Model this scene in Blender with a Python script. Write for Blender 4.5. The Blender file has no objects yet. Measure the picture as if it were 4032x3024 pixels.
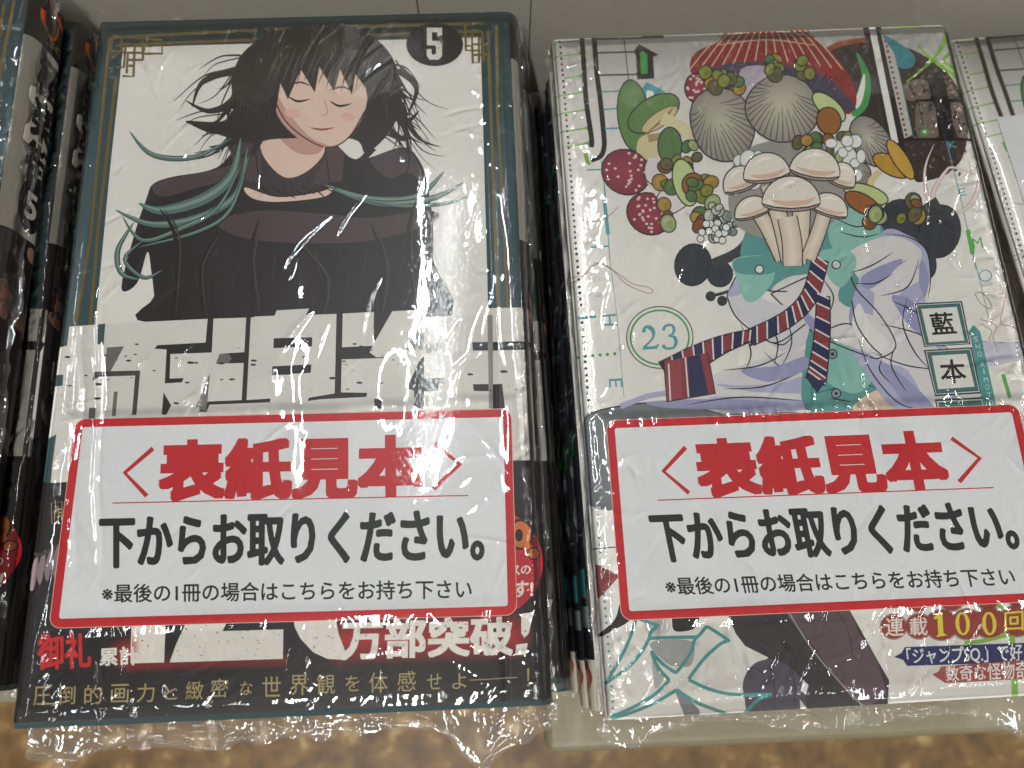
import bpy, bmesh, math, random
import numpy as np
from mathutils import Vector, Matrix, Euler
from mathutils.geometry import tessellate_polygon

# ------------------------------------------------------------------ scene, camera, light (1 unit = 1 m; CM converts)
CM = 0.01
scene = bpy.context.scene
COL = scene.collection
F_PX = 3028.0
CAM = Vector((10.361, 2.235, 17.477)); CEUL = Euler((0.2707, -0.0103, -0.0402), 'XYZ')
CR = CEUL.to_matrix()
cd = bpy.data.cameras.new('camera'); cam = bpy.data.objects.new('camera', cd); COL.objects.link(cam)
cam.location = CAM * CM; cam.rotation_euler = CEUL
cd.sensor_fit = 'HORIZONTAL'; cd.sensor_width = 36.0; cd.lens = 36.0 * F_PX / 4032
cd.clip_start = 0.005; cd.clip_end = 50
cd.dof.use_dof = True; cd.dof.focus_distance = 0.182; cd.dof.aperture_fstop = cd.lens / 1.9
scene.camera = cam

w = bpy.data.worlds.new('World'); scene.world = w; w.use_nodes = True
nt = w.node_tree; bg = nt.nodes['Background']
tc = nt.nodes.new('ShaderNodeTexCoord'); nz = nt.nodes.new('ShaderNodeTexNoise'); cr = nt.nodes.new('ShaderNodeValToRGB')
nz.inputs['Scale'].default_value = 3.0; nz.inputs['Detail'].default_value = 3
cr.color_ramp.elements[0].position = 0.35; cr.color_ramp.elements[0].color = (0.24, 0.232, 0.215, 1)
cr.color_ramp.elements[1].position = 0.7; cr.color_ramp.elements[1].color = (0.75, 0.73, 0.69, 1)
nt.links.new(tc.outputs['Generated'], nz.inputs['Vector']); nt.links.new(nz.outputs['Fac'], cr.inputs['Fac']); nt.links.new(cr.outputs['Color'], bg.inputs['Color'])
bg.inputs['Strength'].default_value = 0.30

def tube_light(name, a, b, width, power, colr):
    a, b = Vector(a) * CM, Vector(b) * CM
    L = bpy.data.lights.new(name, 'AREA'); L.shape = 'RECTANGLE'; L.size = width * CM; L.size_y = (b - a).length
    L.energy = power; L.color = colr
    o = bpy.data.objects.new(name, L); COL.objects.link(o); o.location = (a + b) / 2
    y = (b - a).normalized(); z = Vector((0, 0, 1)); x = y.cross(z).normalized(); z = x.cross(y)
    o.rotation_euler = Matrix((x, y, z)).transposed().to_euler()
    return o
COOL = (0.90, 0.96, 1.0); WARM = (1.0, 0.95, 0.86)
# shop strip lamps and tubes added for film glints, 2.4 m above the books
tube_light('ceiling_tube', (-15, 40, 240), (-3, 150, 240), 2.6, 21, COOL)
tube_light('ceiling_tube', (-30, -190, 240), (-30, -50, 240), 5, 46, (1, 0.985, 0.95))
tube_light('ceiling_tube', (270, -120, 240), (270, 0, 240), 5, 16, WARM)
tube_light('ceiling_tube', (270, 62, 240), (270, 180, 240), 5, 10, WARM)
tube_light('ceiling_tube', (-205, -190, 240), (-205, -60, 240), 5, 8, WARM)
tube_light('ceiling_tube', (-205, -20, 240), (-205, 140, 240), 5, 14, COOL)
for x_, y0_, y1_, p_, c_ in ((-70, 245, 370, 12, COOL), (30, 250, 380, 12, WARM), (150, 245, 370, 12, COOL), (70, -200, -60, 8, WARM), (165, -190, -50, 8, COOL), (-110, -200, -60, 6, COOL), (370, -60, 60, 9, COOL)):
    tube_light('ceiling_tube', (x_, y0_, 240), (x_, y1_, 240), 5, p_, c_)  # extra tubes, added so fine creases and rims of the wrap catch glints
scene.view_settings.view_transform = 'Standard'; scene.view_settings.look = 'None'
scene.view_settings.exposure = 0.10; scene.view_settings.gamma = 1
scene.render.engine = 'CYCLES'
scene.cycles.transparent_max_bounces = 24; scene.cycles.max_bounces = 8
scene.cycles.sample_clamp_indirect = 4.0; scene.cycles.caustics_reflective = False; scene.cycles.caustics_refractive = False

# ------------------------------------------------------------------ pixel of the photograph -> point on a plane of the place
def ray(px, py):
    return (CR @ Vector(((px - 2016) / F_PX, -(py - 1512) / F_PX, -1))).normalized()
def on_z(px, py, z):
    d = ray(px, py); return CAM + d * ((z - CAM.z) / d.z)
def on_x(px, py, x):
    d = ray(px, py); return CAM + d * ((x - CAM.x) / d.x)

# ------------------------------------------------------------------ materials
def lin(c):
    return tuple(((v / 255) / 12.92 if v / 255 <= 0.04045 else ((v / 255 + 0.055) / 1.055) ** 2.4) for v in c)
def newmat(name):
    m = bpy.data.materials.new(name); m.use_nodes = True; return m, m.node_tree, m.node_tree.nodes['Principled BSDF']
def node(nt, kind, **kw):
    n = nt.nodes.new(kind)
    for k, v in kw.items():
        if k in n.inputs: n.inputs[k].default_value = v
        else: setattr(n, k, v)
    return n
def print_mat():                     # laminated paper; the ink colour is stored on the printed faces
    m, nt, b = newmat('laminated_print')
    at = node(nt, 'ShaderNodeAttribute', attribute_name='ink')
    tc = node(nt, 'ShaderNodeTexCoord'); n = node(nt, 'ShaderNodeTexNoise', Scale=900.0, Detail=2.0)
    mr = node(nt, 'ShaderNodeMapRange'); mr.inputs['To Min'].default_value = 0.94; mr.inputs['To Max'].default_value = 1.05
    mx = node(nt, 'ShaderNodeVectorMath', operation='SCALE')
    nt.links.new(tc.outputs['Object'], n.inputs['Vector']); nt.links.new(n.outputs['Fac'], mr.inputs['Value'])
    nt.links.new(at.outputs['Color'], mx.inputs[0]); nt.links.new(mr.outputs['Result'], mx.inputs['Scale'])
    nt.links.new(mx.outputs['Vector'], b.inputs['Base Color'])
    b.inputs['Roughness'].default_value = 0.36; b.inputs['Specular IOR Level'].default_value = 0.26
    b.inputs['Coat Weight'].default_value = 0.22; b.inputs['Coat Roughness'].default_value = 0.05
    n2 = node(nt, 'ShaderNodeTexNoise', Scale=900.0, Detail=2.0); bp = node(nt, 'ShaderNodeBump', Strength=0.09, Distance=0.0003)
    nt.links.new(tc.outputs['Object'], n2.inputs['Vector']); nt.links.new(n2.outputs['Fac'], bp.inputs['Height']); nt.links.new(bp.outputs['Normal'], b.inputs['Normal']); nt.links.new(bp.outputs['Normal'], b.inputs['Coat Normal'])
    return m
def film_mat(name, haze, rough, streak):
    m, nt, b = newmat(name); nt.nodes.remove(b); out = nt.nodes['Material Output']
    tr = node(nt, 'ShaderNodeBsdfTransparent'); tr.inputs['Color'].default_value = (0.975, 0.97, 0.955, 1)
    gl = node(nt, 'ShaderNodeBsdfGlossy'); gl.inputs['Roughness'].default_value = rough; gl.inputs['Color'].default_value = (1, 1, 1, 1)
    fr = node(nt, 'ShaderNodeFresnel', IOR=1.62); mul = node(nt, 'ShaderNodeMath', operation='MULTIPLY'); mul.inputs[1].default_value = 1.35; mul.use_clamp = True
    tc = node(nt, 'ShaderNodeTexCoord'); mp = node(nt, 'ShaderNodeMapping'); mp.inputs['Scale'].default_value = streak
    n = node(nt, 'ShaderNodeTexNoise', Scale=1.0, Detail=4.0); n.inputs['Distortion'].default_value = 0.6
    bp = node(nt, 'ShaderNodeBump', Strength=0.16, Distance=0.0006)
    L = nt.links.new
    L(tc.outputs['Object'], mp.inputs['Vector']); L(mp.outputs['Vector'], n.inputs['Vector']); L(n.outputs['Fac'], bp.inputs['Height'])
    L(bp.outputs['Normal'], gl.inputs['Normal']); L(bp.outputs['Normal'], fr.inputs['Normal'])
    m1 = node(nt, 'ShaderNodeMixShader'); L(fr.outputs['Fac'], mul.inputs[0]); L(mul.outputs['Value'], m1.inputs['Fac'])
    L(tr.outputs['BSDF'], m1.inputs[1]); L(gl.outputs['BSDF'], m1.inputs[2])
    df = node(nt, 'ShaderNodeBsdfTranslucent'); df2 = node(nt, 'ShaderNodeBsdfDiffuse'); df.inputs['Color'].default_value = (.9, .88, .82, 1); df2.inputs['Color'].default_value = (.9, .88, .82, 1)
    a = node(nt, 'ShaderNodeMixShader', Fac=0.5); L(df.outputs['BSDF'], a.inputs[1]); L(df2.outputs['BSDF'], a.inputs[2])
    at = node(nt, 'ShaderNodeAttribute', attribute_name='haze'); ml = node(nt, 'ShaderNodeMath', operation='MULTIPLY'); ml.inputs[1].default_value = haze
    L(at.outputs['Fac'], ml.inputs[0])
    m2 = node(nt, 'ShaderNodeMixShader'); L(ml.outputs['Value'], m2.inputs['Fac']); L(m1.outputs['Shader'], m2.inputs[1]); L(a.outputs['Shader'], m2.inputs[2])
    L(m2.outputs['Shader'], out.inputs['Surface'])
    return m
def flat_mat(name, c, rough=0.5, scale=60, var=0.1, bump=0.1, dist=0.0005, spec=0.5, c2=None, stretch=(1, 1, 1)):
    m, nt, b = newmat(name); L = nt.links.new
    tc = node(nt, 'ShaderNodeTexCoord'); mp = node(nt, 'ShaderNodeMapping'); mp.inputs['Scale'].default_value = stretch
    n = node(nt, 'ShaderNodeTexNoise', Scale=scale, Detail=5.0); r = node(nt, 'ShaderNodeValToRGB')
    c = lin(c); c2 = lin(c2) if c2 else tuple(v * (1 - var) for v in c)
    r.color_ramp.elements[0].position = 0.35; r.color_ramp.elements[0].color = (*c2, 1)
    r.color_ramp.elements[1].position = 0.65; r.color_ramp.elements[1].color = (*c, 1)
    L(tc.outputs['Object'], mp.inputs['Vector']); L(mp.outputs['Vector'], n.inputs['Vector']); L(n.outputs['Fac'], r.inputs['Fac']); L(r.outputs['Color'], b.inputs['Base Color'])
    bp = node(nt, 'ShaderNodeBump', Strength=bump, Distance=dist); L(n.outputs['Fac'], bp.inputs['Height']); L(bp.outputs['Normal'], b.inputs['Normal'])
    b.inputs['Roughness'].default_value = rough; b.inputs['Specular IOR Level'].default_value = spec
    return m
M_PRINT = print_mat()
M_FILM = film_mat('clear_wrap_film', 0.5, 0.03, (160, 70, 100))
M_FILM2 = film_mat('crumpled_wrap_film', 0.8, 0.07, (300, 300, 300))
M_PAGE = flat_mat('page_paper', (214, 204, 178), 0.8, 1.0, bump=0.5, dist=0.001, c2=(186, 174, 148), stretch=(6, 6, 2600))
M_SHELF = flat_mat('grey_shelf_board', (134, 125, 101), 0.42, 500, var=0.08, bump=0.15)
M_RISER = flat_mat('glossy_grey_panel', (166, 162, 151), 0.16, 300, var=0.05, bump=0.03)
def floor_mat():
    m, nt, b = newmat('mottled_floor_tile'); L = nt.links.new
    tc = node(nt, 'ShaderNodeTexCoord'); n = node(nt, 'ShaderNodeTexNoise', Scale=34.0, Detail=5.0, Roughness=0.62); n.inputs['Distortion'].default_value = 0.4
    r = node(nt, 'ShaderNodeValToRGB'); e = r.color_ramp.elements
    e[0].position = 0.36; e[0].color = (*lin((84, 56, 18)), 1); e[1].position = 0.70; e[1].color = (*lin((196, 170, 116)), 1)
    k = e.new(0.47); k.color = (*lin((110, 79, 30)), 1); k = e.new(0.58); k.color = (*lin((128, 95, 42)), 1)
    L(tc.outputs['Object'], n.inputs['Vector']); L(n.outputs['Fac'], r.inputs['Fac']); L(r.outputs['Color'], b.inputs['Base Color'])
    b.inputs['Roughness'].default_value = 0.45
    return m
M_FLOOR = floor_mat()

# ------------------------------------------------------------------ objects
def tag(o, label=None, cat=None, group=None, kind=None):
    for k, v in (('label', label), ('category', cat), ('group', group), ('kind', kind)):
        if v: o[k] = v
    return o
def empty(name, loc, rz=0, **kw):
    o = bpy.data.objects.new(name, None); COL.objects.link(o); o.location = Vector(loc) * CM; o.rotation_euler = (0, 0, rz)
    o.empty_display_size = 0.01; return tag(o, **kw)
def link(name, me, mat, parent=None):
    o = bpy.data.objects.new(name, me); COL.objects.link(o); o.parent = parent
    if mat and not me.materials: me.materials.append(mat)
    return o
def meshdata(name, verts, faces, smooth=False):
    me = bpy.data.meshes.new(name); me.from_pydata([tuple(c * CM for c in v) for v in verts], [], faces)
    if smooth: me.polygons.foreach_set('use_smooth', [True] * len(me.polygons))
    me.update(); return me
def box_mesh(name, x0, y0, z0, x1, y1, z1, bevel=0.05, seg=2):
    bm = bmesh.new(); bmesh.ops.create_cube(bm, size=1)
    for v in bm.verts: v.co = Vector(((x0 + x1) / 2 + v.co.x * (x1 - x0), (y0 + y1) / 2 + v.co.y * (y1 - y0), (z0 + z1) / 2 + v.co.z * (z1 - z0))) * CM
    if bevel: bmesh.ops.bevel(bm, geom=list(bm.edges), offset=bevel * CM, segments=seg, affect='EDGES', profile=0.5)
    me = bpy.data.meshes.new(name); bm.to_mesh(me); bm.free(); return me

# ------------------------------------------------------------------ the book: a jacket strip wrapped round a page block
BW, BH = 11.3, 17.6                     # outer width (with the rounded spine) and height
RX, RZ = 0.34, 0.42                     # rounding of the spine
W1 = BW - RX; RL = 0.13                 # where the spine starts to round; rounding of the fore edge fold
GRV = W1 - 0.62
ARC = math.pi / 2 * (RX + RZ) / 2
def surf(s, lift, T):
    """arclength s over the jacket -> (x, z, nx, nz); 0 = fore edge, W1.. = spine"""
    if s < RL:
        a = min((RL - s) / RL, 1.0) * math.pi / 2 * 1.0
        x, z, nx, nz = RL - RL * math.sin(a), -RL * (1 - math.cos(a)), -math.sin(a), math.cos(a)
        if s < 0: z -= -s
    elif s <= W1:
        g = math.exp(-((s - GRV) / 0.07) ** 2)
        x, z, nx, nz = s, -0.018 * g, 0, 1
    elif s <= W1 + ARC:
        a = (s - W1) / ARC * math.pi / 2; x, z = W1 + RX * math.sin(a), -RZ * (1 - math.cos(a)); nx, nz = math.sin(a), math.cos(a)
    elif s <= W1 + ARC + (T - 2 * RZ):
        x, z, nx, nz = BW, -RZ - (s - W1 - ARC), 1, 0
    else:
        a = min((s - W1 - ARC - (T - 2 * RZ)) / ARC, 1) * math.pi / 2
        x, z = W1 + RX * math.cos(a), -T + RZ * (1 - math.sin(a)); nx, nz = math.cos(a), -math.sin(a)
    return x + nx * lift, z + nz * lift, nx, nz
def x_to_s(x):
    if x <= W1: return x
    return W1 + math.asin(min((x - W1) / RX, 1)) / (math.pi / 2) * ARC
CUTS = [0.02, 0.05, 0.09, 0.13] + [GRV + d for d in (-0.14, -0.08, -0.04, 0, 0.04, 0.08, 0.14)] + [W1 + ARC * k / 5 for k in range(6)] 
def spine_cuts(T):
    b = W1 + ARC + T - 2 * RZ; return CUTS + [b + ARC * k / 5 for k in range(6)]

def jacket_mesh(name, T, ink):
    ss = sorted(set([-0.1, 0.0] + spine_cuts(T) + [1.5 + k for k in range(8)]))
    pts = [surf(s, 0, T)[:2] for s in ss] + [(W1 * k, -T) for k in (0.66, 0.33, 0.0)]
    inn = [surf(s, -0.03, T)[:2] for s in ss] + [(W1 * k, -T + 0.03) for k in (0.66, 0.33, 0.0)]
    ring = pts + inn[::-1]; n = len(ring); V = []; Fc = []
    ys = [0, BH * .25, BH * .5, BH * .75, BH]
    for y in ys: V += [(x, y, z) for x, z in ring]
    for j in range(len(ys) - 1):
        for i in range(n): a = j * n + i; b = j * n + (i + 1) % n; Fc.append((a, b, b + n, a + n)[::-1])
    m = len(pts); o = (len(ys) - 1) * n
    for i in range(m - 1):
        Fc.append((i, i + 1, n - 2 - i, n - 1 - i)); Fc.append((o + n - 1 - i, o + n - 2 - i, o + i + 1, o + i))
    me = meshdata(name, V, Fc, True); c = me.color_attributes.new('ink', 'FLOAT_COLOR', 'CORNER')
    c.data.foreach_set('color', list((*lin(ink), 1)) * len(c.data)); return me
def pages_mesh(T): return box_mesh('page_block', 0.14, 0.12, -T + 0.04, BW - 0.28, BH - 0.12, -0.04, 0.04)

# ------------------------------------------------------------------ printing: shapes laid one above the other on the jacket
def spline(P, closed=False, n=6):
    P = [Vector(p) for p in P]; out = []; N = len(P)
    for i in range(N if closed else N - 1):
        g = (lambda k: P[k % N]) if closed else (lambda k: P[max(0, min(N - 1, k))])
        a, b, c, d = g(i - 1), g(i), g(i + 1), g(i + 2)
        for k in range(n):
            t = k / n; out.append(0.5 * ((2 * b) + (c - a) * t + (2 * a - 5 * b + 4 * c - d) * t * t + (3 * b - a - 3 * c + d) * t ** 3))
    if not closed: out.append(P[-1])
    return out
GLYPHS = {}
def glyphs(body, off, res=3):
    k = (body, off)
    if k not in GLYPHS:
        c = bpy.data.curves.new('lettering', 'FONT'); c.body = body; c.offset = off; c.resolution_u = res; c.size = 1
        o = bpy.data.objects.new('lettering', c); COL.objects.link(o)
        bpy.context.view_layer.update()
        me = o.evaluated_get(bpy.context.evaluated_depsgraph_get()).to_mesh()
        V = [(v.co.x, v.co.y) for v in me.vertices]; Fc = [tuple(p.vertices) for p in me.polygons]
        bpy.data.objects.remove(o); bpy.data.curves.remove(c)
        xs = [v[0] for v in V]; ys = [v[1] for v in V]; x0, x1, y0, y1 = min(xs), max(xs), min(ys), max(ys)
        GLYPHS[k] = ([((x - x0) / (x1 - x0), (y - y0) / (y1 - y0)) for x, y in V], Fc)
    return GLYPHS[k]
INK = {}
class Press:
    """collects flat printed shapes; conv turns a photo pixel into (s, v) on the paper"""
    def __init__(self, conv, lift0=0.001):
        self.conv = conv; self.parts = {}; self.order = []; self.lay = 0; self.boxes = []; self.lift0 = lift0; self.fr = (0, 0, 1); self.cur = None
    def part(self, name):
        if name not in self.parts: self.parts[name] = ([], [], []); self.order.append(name)
        self.cur = self.parts[name]; return self
    def frame(self, x0, y0, s): self.fr = (x0, y0, s)
    def px(self, p): f = self.fr; return (f[0] + p[0] * f[2], f[1] + p[1] * f[2])
    def emit(self, P, faces, cols):
        V, Fc, C = self.cur; o = len(V); Q = [self.conv(*p) for p in P]
        x0, x1, y0, y1 = min(q[0] for q in Q), max(q[0] for q in Q), min(q[1] for q in Q), max(q[1] for q in Q)
        lay = 1 + max([b[4] for b in self.boxes if b[0] < x1 and b[1] > x0 and b[2] < y1 and b[3] > y0] or [0])
        self.boxes.append((x0, x1, y0, y1, lay)); self.lay = max(self.lay, lay); z = getattr(self, 'base', self.lift0) + lay * 0.0002
        for s, v in Q: V.append((s, v, z))
        for f in faces: Fc.append(tuple(o + i for i in f)); C.append([cols[i] for i in f] if isinstance(cols, list) else cols)
    def poly(self, pts, col, smooth=False, n=5):
        if smooth: pts = spline(pts, True, n)
        P = [self.px(p) for p in pts]
        tri = tessellate_polygon([[Vector((p[0], p[1], 0)) for p in P]])
        self.emit(P, [t for t in tri], col)
    def line(self, pts, wd, col, taper=0, smooth=True, n=6, edge=None, closed=False):
        if taper and len(pts) == 2: p0, p1 = Vector(pts[0]), Vector(pts[1]); pts = [p0.lerp(p1, k / 5) for k in range(6)]
        elif smooth and len(pts) > 2: pts = spline(pts, closed, n)
        pts = [Vector(p) for p in pts]
        if closed: pts.append(pts[0])
        N = len(pts); P = []; cols = []
        for i, p in enumerate(pts):
            if closed and i in (0, N - 1): d = pts[1] - pts[N - 2]
            else: d = pts[min(i + 1, N - 1)] - pts[max(i - 1, 0)]
            if d.length < 1e-6: d = Vector((1, 0))
            nrm = Vector((-d.y, d.x)).normalized(); t = i / max(1, N - 1)
            ww = wd[0] + (wd[1] - wd[0]) * t if isinstance(wd, tuple) else wd
            if taper == 1: ww *= max(0.04, (1 - t)) ** 0.7
            if taper == 2: ww *= max(0.04, math.sin(math.pi * t)) ** 0.8
            P += [self.px(p + nrm * ww / 2), self.px(p), self.px(p - nrm * ww / 2)]
            cols += [edge or col, col, edge or col]
        Fc = []
        for i in range(N - 1):
            a = i * 3; Fc += [(a, a + 1, a + 4, a + 3), (a + 1, a + 2, a + 5, a + 4)]
        self.emit(P, Fc, cols if edge else col)
    def ell(self, cx, cy, rx, ry, col, rot=0, ol=None, ow=4, n=22, wob=0, edge=None):
        c, s = math.cos(rot), math.sin(rot)
        def ring(k): return [(cx + k * (rx * c * math.cos(t) - ry * s * math.sin(t)) * (1 + wob * math.sin(3 * t + cx)), cy + k * (rx * s * math.cos(t) + ry * c * math.sin(t)) * (1 + wob * math.cos(2 * t + cy))) for t in [2 * math.pi * i / n for i in range(n)]]
        R = [self.px(p) for p in ring(1)]
        self.emit(R + [self.px((cx, cy))], [(i, (i + 1) % n, n) for i in range(n)], ([edge] * n + [col]) if edge else col)
        if ol: self.line(ring(1), ow, ol, smooth=False, closed=True)
    def text(self, body, quad, col, bold=0.0, square=False, n=8):
        # bold = thickening of every stroke, in ems; laid down as shifted impressions
        V, Fc = glyphs(body, 0.0); q = [Vector(self.px(p)) for p in quad]       # TL TR BR BL
        em = ((q[0] - q[3]).length + (q[1] - q[2]).length) / 2 * 0.98; d = bold * em
        if square: sh = [(x, y) for x in (-1, -.33, .33, 1) for y in (-1, -.33, .33, 1)]
        else: sh = [(math.cos(2 * math.pi * k / n), math.sin(2 * math.pi * k / n)) for k in range(n)] + ([(0, 0)] if n > 8 else [])
        if bold <= 0: sh = [(0, 0)]
        ex = Vector(q[1] - q[0]).normalized(); ey = (q[3] - q[0]).normalized(); c = [q[0] + (ex + ey) * d, q[1] + (ey - ex) * d, q[2] - (ex + ey) * d, q[3] + (ex - ey) * d]
        for sx, sy in sh:
            o = (ex * sx + ey * sy) * d
            P = [tuple((c[3] * (1 - a) + c[2] * a) * (1 - b) + (c[0] * (1 - a) + c[1] * a) * b + o) for a, b in V]
            self.emit(P, Fc, col)
    def build(self, T, parent, flat=None, skip=()):
        out = []
        for name in self.order:
            if name in skip: continue
            V, Fc, C = self.parts[name]
            if not Fc: continue
            bm = bmesh.new(); la = bm.loops.layers.float_color.new('ink')
            vs = [bm.verts.new(v) for v in V]
            for f, c in zip(Fc, C):
                if len(set(f)) < 3: continue
                try: face = bm.faces.new([vs[i] for i in f])
                except ValueError: continue
                cl = c if isinstance(c, list) else [c] * len(f)
                for lp, cc in zip(face.loops, cl): lp[la] = (*lin(cc), 1)
            bm.normal_update()
            for f in bm.faces:
                if f.normal.z < 0: f.normal_flip()
            if not flat:
                for s in spine_cuts(T):
                    bmesh.ops.bisect_plane(bm, geom=list(bm.verts) + list(bm.edges) + list(bm.faces), plane_co=(s, 0, 0), plane_no=(1, 0, 0), dist=1e-6)
                dead = [v for v in bm.verts if v.co.y < -0.001 or v.co.y > BH + 0.001]
                for yy, no in ((0.0, -1), (BH, 1)):
                    bmesh.ops.bisect_plane(bm, geom=list(bm.verts) + list(bm.edges) + list(bm.faces), plane_co=(0, yy, 0), plane_no=(0, no, 0), clear_outer=True, dist=1e-6)
                for v in bm.verts:
                    x, z, _, _ = surf(v.co.x, v.co.z, T); v.co = Vector((x, v.co.y, z)) * CM
            else:
                for v in bm.verts: v.co = Vector((v.co.x, v.co.y, v.co.z)) * CM
            me = bpy.data.meshes.new(name); bm.to_mesh(me); bm.free()
            out.append(link(name, me, M_PRINT, parent))
        return out

# ------------------------------------------------------------------ shrink wrap
def vnoise(x, y, seed):
    rs = np.random.RandomState(seed); G = rs.rand(256, 256)
    xi = np.floor(x).astype(int); yi = np.floor(y).astype(int); fx = x - xi; fy = y - yi
    fx = fx ** 3 * (fx * (6 * fx - 15) + 10); fy = fy ** 3 * (fy * (6 * fy - 15) + 10)
    g = lambda a, b: G[a % 256, b % 256]
    return (g(xi, yi) * (1 - fx) + g(xi + 1, yi) * fx) * (1 - fy) + (g(xi, yi + 1) * (1 - fx) + g(xi + 1, yi + 1) * fx) * fy - 0.5
def sst(e0, e1, x): t = np.clip((x - e0) / (e1 - e0), 0, 1); return t * t * (3 - 2 * t)
def wrap_mesh(name, T, seed, step=0.05, card=None, flange=(0.5, 0.35, 0.25, 0.45), amp=1.0, drop=0.75, puff=0.0, focus=(7.6, 7.0), creases=(), nfine=0):
    """flange = width of the crumpled rim at left, right, top, bottom"""
    rr = (0.16, 0.40, 0.12, 0.12)
    def prof(a, L, r0, r1, f0, f1):      # arclength -> coordinate, drop
        out = np.where(a < 0, 0, np.where(a > L, L, a)).astype(float); dz = np.zeros_like(a)
        for sgn, r, f in ((-1, r0, f0), (1, r1, f1)):
            d = (-a if sgn < 0 else a - L) ; m = d > -r
            # quarter arc from L-r inwards
            t = np.clip((d + r) / (math.pi / 2 * r), 0, 1) * math.pi / 2
            base = (0 if sgn < 0 else L)
            xx = base + sgn * (-r + r * np.sin(t)); zz = r * (1 - np.cos(t))
            e = np.clip(d + r - math.pi / 2 * r, 0, None); side = drop - r
            dn = np.clip(e, 0, side); o = np.clip(e - side, 0, None)
            out = np.where(m, xx + sgn * o, out); dz = np.where(m, zz + dn + o * 0.15, dz)
        return out, dz
    ea = [-(drop + f - r * 0.43) for f, r in ((flange[0], rr[0]), (flange[3], rr[3]))]
    a = np.arange(ea[0], BW + drop + flange[1] - rr[1] * .43, step); b = np.arange(ea[1], BH + drop + flange[2] - rr[2] * .43, step)
    A, B = np.meshgrid(a, b, indexing='ij')
    X, DX = prof(A, BW, rr[0], rr[1], 0, 0); Y, DY = prof(B, BH, rr[2], rr[3], 0, 0)
    z = -np.maximum(DX, DY)
    top = sst(0.0, 0.35, np.minimum(np.minimum(A, BW - A + 0.1), np.minimum(B, BH - B)))
    # calm sheet: slow waves, vertical pulls, small puckers
    fo = 0.22 + 0.78 * np.exp(-((A - focus[0]) / 3.6) ** 2 - ((B - focus[1]) / 4.2) ** 2)
    h = 0.050 + 0.07 * vnoise(A / 2.1, B / 4.0, seed) + fo * 0.125 * vnoise(A / 1.05 + 3, B / 2.3, seed + 1)
    msk = sst(-0.12, 0.22, vnoise(A / 2.6 + 9, B / 3.1, seed + 2))
    h += fo * msk * (0.040 * vnoise(A / 0.5, B / 0.9, seed + 3) + 0.0007 * vnoise(A / 0.16, B / 0.3, seed + 4))
    pk = vnoise(A / 0.35, B / 0.35, seed + 5); h += 0.003 * sst(0.36, 0.5, pk)
    # diagonal pulls from the corners
    for cx, cy, reach in ((0, 0, 4.5), (BW, 0, 4.0), (0, BH, 3.2), (BW, BH, 4.2)):
        dx, dy = (A - cx), (B - cy); rad = np.sqrt(dx * dx + dy * dy) + 1e-3; th = np.arctan2(dy, dx)
        rid = 1 - np.abs(vnoise(th * 9 + seed, rad * 0.35, seed + 7)) * 2
        h += 0.010 * (sst(0.88, 1.0, rid)) * np.exp(-(rad / reach) ** 2 * 1.6) * sst(0.1, 0.8, rad)
    # long straight creases
    rs = np.random.RandomState(seed + 20)
    for k in range(16):
        cx, cy = rs.rand() * BW, rs.rand() * BH; th = rs.choice([1.3, 1.5, 1.75, 0.9, 2.2]) + rs.randn() * 0.12; L = 1.0 + rs.rand() * 3
        u = (A - cx) * math.cos(th) + (B - cy) * math.sin(th); v = -(A - cx) * math.sin(th) + (B - cy) * math.cos(th) + 0.06 * np.sin(u * 2.3 + k)
        h += 0.007 * np.exp(-(v / 0.05) ** 2) * np.exp(-(u / L) ** 2) * rs.choice([1, -0.7])
    for cx, cy, th, L, w_, am in creases:
        u = (A - cx) * math.cos(th) + (B - cy) * math.sin(th); v = -(A - cx) * math.sin(th) + (B - cy) * math.cos(th) + 0.05 * np.sin(u * 1.7)
        h += am * np.exp(-(v / w_) ** 2) * np.exp(-(u / L) ** 4)
    # short fine creases everywhere, crowding towards the rim
    for k in range(nfine):
        if k % 3 == 0: cx, cy, th = rs.rand() * BW, rs.rand() * BH, 1.15 + rs.randn() * 0.35
        elif k % 3 == 1: cx, cy, th = (BW - rs.rand() ** 2 * 1.6 if rs.rand() < .6 else rs.rand() ** 2 * 1.2), rs.rand() * BH, rs.randn() * 0.5 + (0.5 if rs.rand() < .5 else 1.9)
        else: cx, cy, th = rs.rand() * BW, (rs.rand() ** 2 * 1.8 if rs.rand() < .5 else BH - rs.rand() ** 2 * 1.8), 1.3 + rs.randn() * 0.5
        L = 0.12 + rs.rand() ** 2 * 0.7; w_ = 0.035 + rs.rand() * 0.03; am = (0.006 + 0.013 * rs.rand() ** 2) * rs.choice([1, 1, -1])
        i0, i1 = np.searchsorted(a, cx - L * 1.6), np.searchsorted(a, cx + L * 1.6); j0, j1 = np.searchsorted(b, cy - L * 1.6), np.searchsorted(b, cy + L * 1.6)
        if i1 <= i0 or j1 <= j0: continue
        AA, BB = A[i0:i1, j0:j1] - cx, B[i0:i1, j0:j1] - cy; u = AA * math.cos(th) + BB * math.sin(th); v = -AA * math.sin(th) + BB * math.cos(th) + 0.15 * u * u
        h[i0:i1, j0:j1] += am * np.exp(-(v / w_) ** 2) * np.exp(-(u / L) ** 4)
    # crimps running across the two long edges and fine ones at head and tail
    for d, q, am in ((A, B, 0.014), (BW - A, B, 0.030)):
        h += am * np.exp(-(d / 0.4) ** 2) * np.abs(vnoise(q / 0.28 + d * 1.3, d / 1.2, seed + 11))
    for d, q in ((B, A), (BH - B, A)):
        h += 0.014 * np.exp(-(d / 0.32) ** 2) * np.abs(vnoise(d / 0.14 + q * 0.25, q / 2.6, seed + 12))
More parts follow.
